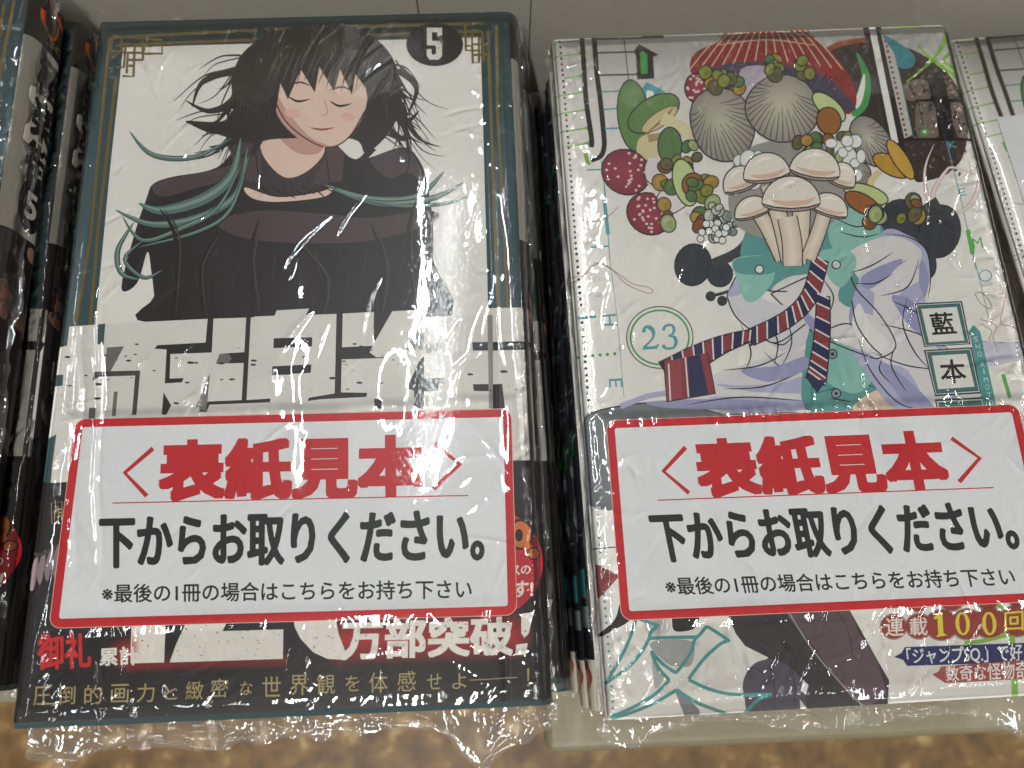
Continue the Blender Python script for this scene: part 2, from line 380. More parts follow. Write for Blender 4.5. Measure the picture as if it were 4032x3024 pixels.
    # welded seam line along the spine side
    sx = BW - 0.58 + 0.33 * (1 - B / BH) ** 1.0 + 0.03 * vnoise(B / 0.12, B * 0, seed + 13)
    h += 0.022 * np.exp(-((A - sx) / 0.035) ** 2) * (0.6 + 0.9 * (vnoise(B / 0.16, B * 0 + 2, seed + 14) + 0.5))
    base = 0.030 + puff * sst(0.05, 1.15, A) * (1 - 0.5 * sst(2.5, 7, A))
    if card:
        (x0, y0, x1, y1) = card
        q = np.minimum(np.minimum(A - x0, x1 - A), np.minimum(B - y0, y1 - B))
        base = base + 0.042 * sst(-0.28, 0.03, q); h = h * (1 - 0.35 * sst(-0.2, 0.3, q))
        rip = np.exp(-((B - y1 - 0.02) / 0.2) ** 2) * sst(0, .8, A - x0) * sst(0, .8, x1 - A)
        h += rip * 0.010 * (0.3 + sst(-0.2, 0.3, vnoise(A / 1.3, A * 0 + 4, seed + 16))) * np.sin(A / 0.11 * 2 + 3 * vnoise(A / 0.5, A * 0, seed + 17))
    hh = base + (np.sqrt((h * amp) ** 2 + 0.0001) + h * amp) / 2 * (0.25 + 0.75 * top)
    z = z + hh * (0.4 + 0.6 * top)
    # crumpled rim
    rim = sst(0.10, 0.6, np.maximum(DX, DY)); out_ = np.maximum(np.maximum(-X, X - BW), np.maximum(-Y, Y - BH)).clip(0)
    cr = lambda s, k: vnoise(A / s + k, B / s - k, seed + 30 + k)
    rid = lambda s, k: 0.5 - np.abs(vnoise(A / s + k, B / s * 0.6, seed + 40 + k)) * 2
    X = X + rim * (0.10 * cr(0.5, 1) + 0.05 * rid(0.22, 2)) * (1 + out_ * 2)
    Y = Y + rim * (0.10 * cr(0.45, 3) + 0.05 * rid(0.2, 4)) * (1 + out_ * 2)
    along = np.where(DY > DX, 0.5 - np.abs(vnoise(A / 2.6 + B / 0.7, B / 0.11 + A / 3.5, seed + 61)) * 2, 0.5 - np.abs(vnoise(A / 0.11 + B / 3.5, B / 2.6, seed + 62)) * 2)
    z = z + rim * (0.16 * cr(0.6, 5) + 0.05 * rid(0.4, 6) + 0.10 * along)
    # irregular outline: pull the rim in or out along its length
    e = sst(0.0, 0.5, out_)
    ly = 1 + 0.9 * vnoise(A / 2.6, A * 0 + 1, seed + 50); lx = 1 + 0.7 * vnoise(B / 2.2, B * 0 + 1, seed + 51)
    Y = np.where(Y < 0, Y * ly * 1.0, np.where(Y > BH, BH + (Y - BH) * ly, Y)); X = np.where(X < 0, X * lx, np.where(X > BW, BW + (X - BW) * lx, X))
    # ears at the tail corners
    for cx, k in ((BW - 1.6, 0.75), (0.5, 0.35)):
        Y = np.where(B < 0, Y - k * np.exp(-((A - cx) / 0.7) ** 2) * e, Y)
    na, nb = A.shape
    V = np.stack([X, Y, z], -1).reshape(-1, 3) * CM
    I = np.arange(na * nb).reshape(na, nb)
    Q = np.stack([I[:-1, :-1], I[1:, :-1], I[1:, 1:], I[:-1, 1:]], -1).reshape(-1, 4)
    me = bpy.data.meshes.new(name); me.vertices.add(len(V)); me.vertices.foreach_set('co', V.ravel())
    me.loops.add(Q.size); me.loops.foreach_set('vertex_index', Q.ravel().astype(np.int32))
    me.polygons.add(len(Q)); me.polygons.foreach_set('loop_start', np.arange(0, Q.size, 4, dtype=np.int32))
    me.polygons.foreach_set('use_smooth', np.ones(len(Q), bool)); me.update(calc_edges=True); me.validate()
    hz = (0.006 + 0.13 * rim + 0.08 * np.exp(-(np.minimum(B, BH - B) / 0.25) ** 2) + 0.12 * sst(0.0, 0.3, out_)).ravel()
    at = me.attributes.new('haze', 'FLOAT', 'POINT'); at.data.foreach_set('value', hz.astype(np.float32))
    return me
# ------------------------------------------------------------------ artwork, traced in pixels of the photograph and laid on the covers
WHT = (227, 223, 216); TEAL = (60, 80, 84); GOLD = (108, 92, 48); INKB = (38, 34, 34); RED = (196, 38, 44)
rnd = random.Random(4)
def left_conv(px, py): p = on_z(px, py, 0.0); return (x_to_s(p.x), p.y)
ZF = {'F1': (0, 0, .6027), 'F2': (1000, 0, .6027), 'F3': (0, 1000, .6027), 'F4': (1000, 1000, .6027), 'F5': (0, 2000, .6173), 'F6': (1000, 2000, .6173),
      'G1': (2100, 0, .6027), 'G2': (3000, 0, .6028), 'G3': (2100, 1000, .6027), 'G4': (3000, 1000, .6028), 'G5': (2100, 2000, .6173), 'G6': (3000, 2000, .6172), 'O': (0, 0, 1.8228)}
def left_art():
    A = Press(left_conv); fr = lambda k: A.frame(*ZF[k])
    A.part('printed_frame'); A.frame(0, 0, 1)
    A.poly([(485, 187), (1180, 166), (1892, 148), (1905, 600), (1922, 1211), (1935, 1900), (330, 1900), (377, 1265), (432, 680)], WHT)
    for P in ([(431, 151), (356, 934), (301, 1265), (230, 1880)], [(458, 301), (386, 904), (356, 1265), (290, 1880)]): A.line(P, 12, GOLD, smooth=False)
    for P in ([(440, 147), (1160, 112), (1905, 92)], [(470, 178), (1160, 150), (1895, 122)]): A.line(P, 12, GOLD, smooth=False)
    for P in ([(1922, 120), (1925, 241), (1952, 964), (1960, 1211), (1975, 1820)], [(1955, 100), (1958, 422), (1988, 964), (2000, 1211), (2020, 1820)]): A.line(P, 12, GOLD, smooth=False)
    fr('F1')
    for P in ([(735, 235), (1060, 262), (1060, 350), (940, 352), (945, 310)], [(830, 300), (995, 300), (995, 270)], [(840, 345), (935, 345), (932, 392), (825, 392)], [(880, 300), (872, 500), (800, 497)], [(735, 235), (725, 330), (835, 345), (828, 480)], [(760, 300), (820, 300), (810, 440), (760, 440)], [(795, 250), (790, 330), (735, 380)], [(930, 270), (935, 392)], [(840, 430), (880, 430)]):
        A.line(P, 17, GOLD, smooth=False)
    fr('F2')
    for P in ([(1380, 150), (1385, 330), (1480, 330)], [(1360, 240), (1470, 240), (1470, 410), (1430, 412), (1425, 300), (1375, 300)], [(1425, 200), (1425, 290), (1520, 290)], [(1420, 360), (1540, 355)], [(1490, 200), (1500, 400)]): A.line(P, 17, GOLD, smooth=False)
    # ---- a plain dark-haired figure in a dark pullover, generic
    A.part('printed_figure'); fr('O')
    D = (38, 33, 35); P2 = (76, 62, 65); SK = (224, 194, 178); SKS = (196, 150, 138); HR = (44, 38, 35); TL = (84, 112, 108); TL2 = (126, 148, 136)
    A.poly([(336, 700), (333, 640), (326, 580), (318, 545), (296, 612), (262, 622), (292, 500), (316, 430), (330, 398), (372, 382), (468, 362), (540, 300), (700, 300), (770, 345), (868, 318), (905, 345), (922, 392), (934, 470), (936, 560), (938, 700)], D, True)
    A.poly([(330, 400), (372, 385), (470, 366), (520, 350), (540, 372), (440, 402), (350, 425)], P2, True)
    A.poly([(470, 480), (560, 455), (700, 462), (800, 470), (930, 455), (934, 480), (800, 520), (640, 525), (520, 512)], P2, True)
    A.poly([(800, 345), (868, 322), (900, 346), (915, 392), (880, 372), (840, 385)], P2, True)
    A.poly([(500, 300), (552, 268), (640, 320), (700, 300), (735, 345), (700, 400), (600, 425), (520, 395)], (58, 50, 52), True)
    A.poly([(575, 270), (690, 285), (700, 330), (660, 372), (612, 382), (566, 330)], SK, True)
    A.poly([(600, 285), (690, 300), (690, 330), (640, 330)], SKS, True)
    A.poly([(530, 405), (600, 426), (690, 415), (720, 402), (700, 425), (600, 436), (545, 428)], SK, True)
    A.poly([(492, 315), (548, 265), (566, 330), (560, 400), (520, 385)], P2); A.poly([(700, 285), (745, 330), (738, 392), (668, 400), (702, 345)], P2)
    for x in (548, 700): A.line([(x, 300), (x + 12, 395)], 2.5, (24, 20, 22))
    for k in range(7): A.line([(560 + k * 22, 398 + rnd.random() * 6), (575 + k * 24, 412 + rnd.random() * 10), (600 + k * 20, 418 + rnd.random() * 14)], 3, (26, 22, 24), 2)
    # hair behind, face, fringe
    A.poly([(500, 180), (520, 120), (580, 75), (680, 52), (770, 62), (830, 100), (862, 160), (866, 230), (838, 290), (790, 330), (760, 300), (600, 300), (540, 310), (470, 290), (400, 262), (480, 262), (505, 230)], HR, True)
    for a, b, c in (((505, 225), (450, 240), (402, 218)), ((520, 258), (470, 285), (415, 270)), ((540, 285), (500, 310), (452, 318)), ((850, 250), (880, 262), (905, 240)), ((842, 285), (870, 300), (890, 296)), ((560, 300), (545, 330), (520, 338)), ((520, 150), (440, 175), (415, 232)), ((862, 150), (900, 190), (880, 250)), ((805, 318), (780, 345), (740, 352)), ((615, 80), (570, 70), (540, 50)), ((845, 215), (872, 232), (880, 285))):
        A.line([a, b, c], (20, 2), HR, smooth=True)
    for k in range(70):
        t = rnd.random(); sd = -1 if k % 2 else 1
        x0, y0 = (515 + rnd.random() * 30, 130 + rnd.random() * 130) if sd < 0 else (835 + rnd.random() * 25, 120 + rnd.random() * 150)
        ln = 60 + rnd.random() * 120; A.line([(x0, y0), (x0 + sd * ln * (.15 + .25 * t), y0 + ln * .5), (x0 + sd * ln * (.05 + .75 * t), y0 + ln * (.9 - .3 * t))], 2 + rnd.random() * 7, HR, 1)
    A.poly([(590, 170), (650, 120), (740, 120), (790, 175), (788, 240), (755, 295), (715, 318), (670, 305), (620, 265), (594, 215)], SK, True)
    A.poly([(594, 200), (620, 240), (668, 295), (712, 316), (690, 318), (640, 296), (600, 250)], SKS, True)
    A.line([(590, 172), (594, 215), (620, 265), (670, 305), (715, 318), (755, 295), (788, 240)], 3, (70, 44, 40), smooth=True)
    for x, y in ((648, 212), (738, 222)):
        A.line([(x - 26, y - 4), (x - 5, y + 7), (x + 22, y + 2)], 5, (44, 32, 30), 2); A.line([(x - 28, y - 26), (x, y - 34), (x + 24, y - 26)], 4, (58, 44, 40), 2)
    A.ell(632, 245, 18, 10, (222, 176, 162), 0.2); A.ell(752, 252, 15, 9, (222, 176, 162), 0.2)
    A.line([(700, 215), (708, 242), (697, 250)], 2.5, SKS); A.line([(670, 276), (696, 280), (722, 276)], 5, (158, 84, 80), 2)
    A.poly([(560, 250), (585, 150), (640, 92), (735, 85), (800, 120), (812, 190), (800, 250), (790, 190), (768, 160), (760, 205), (735, 150), (722, 198), (690, 145), (680, 200), (650, 150), (622, 215), (606, 180), (596, 240), (600, 290), (578, 300)], HR, False)
    for k in range(14):
        x = 590 + k * 16; A.line([(x + 20, 95 + rnd.random() * 20), (x, 130 + rnd.random() * 20), (x - 14, 175 + rnd.random() * 30)], 3.2, (86, 76, 68), 2)
    for k in range(34):
        x = 520 + rnd.random() * 330; y = 90 + rnd.random() * 120
        if 575 < x < 800 and y > 70: y = 62 + rnd.random() * 14
        sx = (x - 690) * .16; A.line([(x, y), (x + sx, y + 30), (x + sx * 1.2, y + 62)], 1.8, (66, 57, 52), 2)
    for x, y, dx, dy in ((520, 120, -90, 30), (505, 150, -130, 70), (560, 85, -60, -20), (850, 140, 60, 50), (862, 190, 50, 80), (850, 240, 90, 60), (830, 290, 60, 60), (500, 240, -120, 20), (510, 265, -90, 50), (530, 285, -60, 60), (600, 70, -70, -26), (760, 62, 60, -8)):
        A.line([(x, y), (x + dx * .5, y + dy * .3 - 6), (x + dx, y + dy)], 5, HR, 1); A.line([(x, y + 5), (x + dx * .6, y + dy * .5 + 4), (x + dx * .9, y + dy + 16)], 3, HR, 1)
    for k in range(10): A.line([(505 + k * 6, 170 + k * 3), (515 + k * 7, 220), (500 + k * 9, 280)], 2, (70, 60, 55), 2)
    # teal scarf ends blowing to both sides
    for P, wd in (([(520, 300), (500, 380), (440, 430), (350, 455), (300, 440)], 24), ([(535, 320), (510, 420), (430, 470), (330, 485), (250, 455)], 16), ([(500, 300), (420, 340), (330, 335), (280, 285)], 9), ([(520, 360), (470, 450), (400, 490), (310, 520), (265, 470)], 9),
                  ([(540, 330), (500, 450), (430, 500), (300, 535)], 7), ([(700, 400), (800, 430), (900, 425), (960, 370)], 14), ([(720, 410), (820, 440), (930, 430), (1000, 395)], 12), ([(760, 425), (860, 445), (960, 440), (1010, 425)], 6), ([(290, 480), (255, 540), (262, 590), (300, 605)], 9), ([(310, 520), (270, 560), (310, 600), (350, 585)], 7)):
        A.line(P, wd + 3, (34, 36, 38), 2); A.line(P, wd, TL, 2); A.line([(p[0] + 1, p[1] - 2) for p in P], wd * .35, TL2, 2)
    for P in ([(560, 470), (540, 560), (555, 690)], [(800, 480), (830, 580), (815, 690)], [(345, 450), (380, 520), (372, 690)], [(900, 430), (880, 520), (895, 690)], [(640, 525), (700, 600), (690, 690)], [(470, 500), (430, 580), (440, 690)]):
        A.line(P, 9, (34, 29, 31), 2); A.line([(q[0] + 9, q[1]) for q in P], 5, (66, 57, 60), 2)
    for k in range(30):
        x, y = 540 + rnd.random() * 190, 300 + rnd.random() * 90; A.line([(x, y), (x + 8 - rnd.random() * 16, y + 14), (x + rnd.random() * 10, y + 26)], 2, (34, 28, 30), 2) if y > 372 else None
    for k in range(16):
        x, y = 345 + rnd.random() * 560, 520 + rnd.random() * 150; A.line([(x, y), (x + rnd.random() * 30 - 8, y + 30 + rnd.random() * 60)], 3, (54, 47, 50), 2)
    # ---- title lettering
    A.part('printed_title'); W = (218, 214, 207); DK = (42, 37, 38); GY = (112, 106, 104)
    fr('F3')
    A.poly([(455, 475), (640, 462), (690, 457), (1360, 425), (1610, 417), (1822, 410), (1822, 1400), (330, 1500), (335, 1485), (345, 1370), (300, 1230), (340, 865), (350, 790), (375, 615), (440, 600)], W)
    fr('F4')
    A.poly([(3, 410), (130, 405), (150, 370), (362, 358), (340, 400), (540, 393), (785, 380), (781, 520), (905, 375), (1125, 365), (1100, 415), (1530, 400), (1530, 355), (1790, 350), (1805, 628), (1842, 1345), (3, 1400)], W)
    fr('F3')
    A.poly([(642, 461), (690, 457), (678, 592), (636, 592)], TEAL)
    A.poly([(1030, 597), (1345, 580), (1358, 425), (1396, 424), (1385, 645), (1115, 655), (1110, 815), (1202, 812), (1190, 840), (1078, 846), (1090, 625), (1010, 620)], DK)
    A.poly([(1610, 415), (1640, 415), (1612, 955), (1768, 945), (1765, 970), (1370, 986), (1350, 1035), (1298, 1030), (1362, 965), (1580, 955)], DK)
    A.poly([(1480, 650), (1620, 641), (1615, 712), (1490, 716)], DK); A.poly([(1435, 655), (1495, 648), (1515, 685), (1490, 716), (1410, 720)], GY)
    A.poly([(1790, 555), (1900, 551), (1900, 612), (1788, 616)], DK); A.poly([(1780, 738), (1900, 732), (1900, 790), (1780, 792)], DK)
    A.poly([(700, 612), (812, 605), (722, 772), (688, 766)], GY)
    A.poly([(620, 770), (918, 762), (908, 880), (893, 1052), (864, 1054), (885, 795), (650, 803), (605, 832)], (70, 66, 66))
    A.poly([(745, 902), (771, 900), (758, 1060), (732, 1060)], GY); A.poly([(585, 1006), (628, 1004), (622, 1080), (579, 1085)], (96, 100, 102))
    A.poly([(1070, 905), (1120, 990), (1088, 1052), (1058, 1050)], DK); A.poly([(1375, 775), (1366, 860), (1350, 1035), (1282, 1000), (1310, 930)], (120, 114, 110))
    A.poly([(345, 790), (416, 790), (411, 862), (335, 866)], TEAL)
    A.poly([(370, 1180), (362, 1250), (345, 1370), (333, 1486), (250, 1495), (300, 1215)], TEAL)
    fr('F4')
    A.poly([(540, 393), (581, 386), (569, 905), (741, 908), (735, 935), (440, 950), (350, 962), (360, 940), (528, 912)], DK)
    for P in ([(130, 552), (382, 545), (380, 605), (128, 614)], [(123, 735), (376, 722), (372, 778), (118, 790)], [(790, 380), (905, 374), (781, 590)], [(1425, 578), (1802, 570), (1806, 628), (1430, 633)],
              [(1110, 815), (1242, 813), (1240, 852), (1205, 853), (1200, 895), (1112, 900), (1108, 1010), (1045, 1010), (1045, 892), (998, 882), (1085, 690), (1112, 668)], [(1430, 852), (1622, 850), (1640, 1010), (1560, 1010), (1553, 898), (1436, 896)], [(785, 948), (836, 946), (832, 1012), (790, 1012)],
              [(552, 612), (776, 601), (757, 645), (800, 676), (878, 671), (866, 680), (575, 690), (550, 690)]): A.poly(P, DK)
    A.poly([(1525, 400), (1560, 398), (1562, 1010), (1535, 1010)], (150, 145, 142)); A.poly([(1110, 440), (1108, 628), (988, 626), (1040, 545)], (150, 145, 142)); A.poly([(1110, 585), (1200, 588), (1195, 640), (1130, 650)], (170, 165, 160))
    A.poly([(150, 370), (135, 405), (3, 410), (3, 395)], DK)
    for k in range(150):
        sx = rnd.random(); x = 180 + sx * 1880; y = rnd.choice([1385, 1440, 1500, 1560, 1780]) + rnd.gauss(0, 24) - sx * 40; r = 1.2 + rnd.random() ** 3 * 9
        A.frame(0, 0, 1); A.ell(x, y, r * 1.7, r * 0.6, (52, 46, 46), -0.05 + rnd.random() * .1, n=7)
    # ---- number badge
    A.part('number_badge'); fr('F2'); A.ell(1181, 292, 186, 141, (36, 32, 33), n=40)
    A.poly([(1130, 182), (1229, 182), (1229, 236), (1200, 236), (1200, 212), (1163, 212), (1163, 268), (1212, 268), (1229, 288), (1229, 366), (1208, 391), (1148, 391), (1129, 366), (1129, 322), (1160, 322), (1160, 352), (1172, 361), (1190, 352), (1190, 306), (1180, 298), (1130, 298)], (226, 222, 212))
    for k in range(9): A.ell(1140 + rnd.random() * 80, 190 + rnd.random() * 195, 4, 3, (60, 55, 55), n=6)
    # ---- paper band round the foot of the jacket
    A.part('paper_band'); A.frame(0, 0, 1); BK = (32, 28, 27)
    def band_pt(s, v): A.cur[0].append((s, v, 0.022))
    o = len(A.cur[0]); [band_pt(*p) for p in ((0.0, 0.12), (W1 + ARC + 0.7, 0.12), (W1 + ARC + 0.7, 5.24), (0.0, 5.14))]; A.cur[1].append((o, o + 1, o + 2, o + 3)); A.cur[2].append(BK)
    for q in range(2): band_pt(-0.05, 0)
    A.base = 0.024
    fr('F5')
    for k, (x, y) in enumerate(((215, 440), (262, 400), (310, 380), (355, 350))): A.line([(x + 30, y - 130), (x, y), (x - 5, y + 90)], 42, (150 - 8 * k, 128 - 6 * k, 134 - 6 * k), 2)
    A.line([(180, 250), (260, 300), (380, 230)], 22, (76, 62, 66), 2)
    for P in ([(330, -30), (400, -40), (400, 100), (335, 100)],): A.line(P, 4, (176, 160, 110), smooth=False, closed=True)
    A.text('作', [(345, -10), (398, -12), (398, 80), (340, 82)], (180, 165, 120))
    A.text('御礼', [(245, 805), (580, 795), (588, 1020), (240, 1035)], (204, 40, 42), 0.022, True)
    A.ell(850, 930, 190, 120, (170, 50, 44), 0, n=30, edge=BK)
    A.frame(0, 0, 1); A.line([(500, 2625), (700, 2615), (1130, 2600)], 60, (120, 30, 30), edge=BK)
    A.poly([(520, 2430), (655, 2430), (648, 2608), (516, 2612)], (228, 222, 212)); A.poly([(745, 2430), (905, 2430), (877, 2485), (1117, 2478), (1115, 2594), (670, 2608), (692, 2545), (716, 2490)], (228, 222, 212))
    A.frame(0, 0, 1)
    for cx, cy, rx, ry, t0, t1 in ((521, 2545, 38, 60, -math.pi / 2, math.pi / 2),):
        P = [(cx, cy)] + [(cx + rx * math.cos(t0 + (t1 - t0) * k / 12), min(2606, cy + ry * math.sin(t0 + (t1 - t0) * k / 12))) for k in range(13)]
        A.emit(P, [(0, k, k + 1) for k in range(1, 13)], [(200, 72, 62)] + [(228, 222, 212)] * 13)
    fr('F5')
    A.text('累計', [(640, 893), (885, 878), (886, 1002), (636, 1008)], (232, 226, 218), 0.026, True)
    fr('F6')
    A.ell(570, 850, 130, 190, (170, 40, 40), 0, n=30, edge=BK)
    A.line([(560, 845), (1150, 830), (1650, 815)], 330, (176, 40, 42), edge=BK, smooth=False)
    A.ell(1655, 815, 130, 165, (176, 40, 42), n=30, edge=BK)
    A.poly([(250, 690), (262, 760), (300, 835), (380, 920), (470, 962), (565, 968), (590, 930), (540, 800), (520, 690)], (228, 222, 212))
    A.text('万部突破', [(560, 712), (1650, 690), (1652, 938), (553, 972)], (234, 229, 220), 0.035, True)
    A.poly([(1705, 675), (1782, 665), (1752, 800), (1725, 830), (1705, 800)], (234, 229, 220)); A.poly([(1672, 872), (1745, 862), (1735, 935), (1668, 938)], (234, 229, 220))
    for k in range(240):
        x = 520 + rnd.random() * 1550; y = 2440 + rnd.random() * 165 - (x - 520) * 0.03; A.frame(0, 0, 1); r = 1.0 + rnd.random() ** 2 * 3
        if 650 < x < 690 or 1118 < x < 1160: continue
        A.ell(x, y, r, r, (96, 54, 50), n=5)
    G = (168, 150, 104); fr('F5')
    for ch, x, y in zip('圧倒的画力と緻密な', (275, 430, 600, 770, 935, 1095, 1245, 1405, 1575), (1200, 1195, 1190, 1185, 1180, 1180, 1165, 1150, 1150)):
        s = 1 if ch not in 'となく' else 0.72; w_, h_ = 56 * s, 60 * s; A.text(ch, [(x - w_, y - h_), (x + w_, y - h_ - 3), (x + w_ - 5, y + h_ - 3), (x - w_ - 4, y + h_)], G)
    fr('F6')
    for ch, x, y in zip('世界観を体感せよ', (115, 290, 460, 630, 795, 975, 1150, 1310), (1140, 1130, 1125, 1120, 1115, 1105, 1108, 1105)):
        s = 1 if ch not in 'をせよ' else 0.78; w_, h_ = 58 * s, 64 * s; A.text(ch, [(x - w_, y - h_), (x + w_, y - h_ - 3), (x + w_, y + h_ - 3), (x - w_, y + h_)], G)
    A.line([(1380, 1098), (1680, 1080)], 5, G); A.poly([(1742, 1025), (1756, 1022), (1752, 1105), (1746, 1105)], G); A.ell(1750, 1130, 7, 8, G, n=8)
    A.part('round_sticker')
    A.ell(1490, 350, 348, 352, (186, 40, 50), n=60)
    A.ell(1700, 170, 72, 92, (206, 112, 52), 0, (60, 26, 28), 16, n=30); A.ell(1690, 175, 26, 40, (52, 28, 30), n=20); A.poly([(1715, 225), (1765, 215), (1755, 262), (1720, 262)], (206, 112, 52)); A.ell(1782, 292, 36, 36, (206, 112, 52), 0, (60, 26, 28), 10)
    A.text('の', [(1703, 368), (1765, 366), (1763, 422), (1701, 424)], (232, 220, 210), 0.02); A.text('ス', [(1630, 368), (1698, 366), (1696, 428), (1630, 430)], (232, 220, 210), 0.02)
    A.text('す!', [(1655, 468), (1782, 460), (1780, 568), (1655, 572)], (232, 220, 210), 0.03)
    del A.base
    return A

def spine_conv(px, py):
    p = on_x(px, py, T1_POS[0] + BW); return (W1 + ARC + (T1_POS[2] - p.z) - RZ, p.y - T1_POS[1])
def left_spine(A):
    """spine of the teal volumes: seen best on the far-left copy"""
    c0 = A.conv; A.conv = spine_conv; A.part('printed_spine'); A.frame(0, 0, 1)
    v0, s0, s1 = A.conv(150, 190)[1], W1 + ARC * .22, W1 + ARC + 1.5 - 2 * RZ + ARC * .6
    def rect(a, b, col, x0=s0, x1=s1):
        c = A.conv; A.conv = lambda x, y: (x, y); A.poly([(x0, a), (x1, a), (x1, b), (x0, b)], col); A.conv = c
    sp = lambda f, g: (s0 + (s1 - s0) * f, g)
    vt = lambda y, x: spine_conv(x, y)[1]
    top, wht, fig = BH, vt(230, 215), vt(935, 90)
    rect(fig, wht, (214, 208, 196)); rect(wht, BH, (44, 32, 28)); rect(5.2, fig, (48, 40, 42)); rect(0.12, 5.2, (34, 31, 31))
    c = A.conv; A.conv = lambda x, y: (x, y)
    def q(f0, f1, ya, yb): return [sp(f0, ya), sp(f1, ya), sp(f1, yb), sp(f0, yb)]
    L = wht - fig; DKB = (42, 30, 28)
    for i, ch in enumerate('極楽街'):
        a = wht - L * (0.03 + i * 0.235); A.text(ch, q(0.32, 0.96, a, a - L * 0.225), DKB, 0.035, True)
    cy = wht - L * 0.83; cx = s0 + (s1 - s0) * .62; A.ell(cx, cy, 0.50, 0.72, (34, 30, 31), n=30); A.text('5', q(0.46, 0.78, cy + 0.36, cy - 0.36), (222, 216, 206), 0.04)
    h = BH - wht; A.line([sp(.25, wht + h * .68), sp(.3, wht + h * .45), sp(.55, wht + h * .32), sp(.7, wht + h * .5), sp(.72, wht + h * .95)], 0.17, (222, 92, 40), 1)
    A.line([sp(.35, wht + h * .98), sp(.6, wht + h * .86), sp(.9, wht + h * .7)], 0.13, (222, 92, 40), 2)
    A.text('SQ', q(0.5, 0.98, wht + h * .30, wht + h * .12), (150, 128, 74), 0.03)
    for k in range(12):
        a, b = rnd.random(), rnd.random(); y = fig - 0.3 - b * (fig - 5.6); A.ell(s0 + (s1 - s0) * (.2 + .6 * a), y, .12 + .1 * rnd.random(), .2 + .25 * rnd.random(), rnd.choice([(176, 140, 122), (96, 80, 76), (70, 62, 66), (120, 88, 76)]), rnd.random(), n=12)
    A.text('集英社', [sp(.25, 1.6), sp(.75, 1.6), sp(.75, .35), sp(.25, .35)], (200, 196, 188), 0.01) if False else [A.text(ch, q(.3, .7, 2.0 - i * .5, 1.6 - i * .5), (200, 196, 188), .01) for i, ch in enumerate('集英社')]
    A.conv = c0

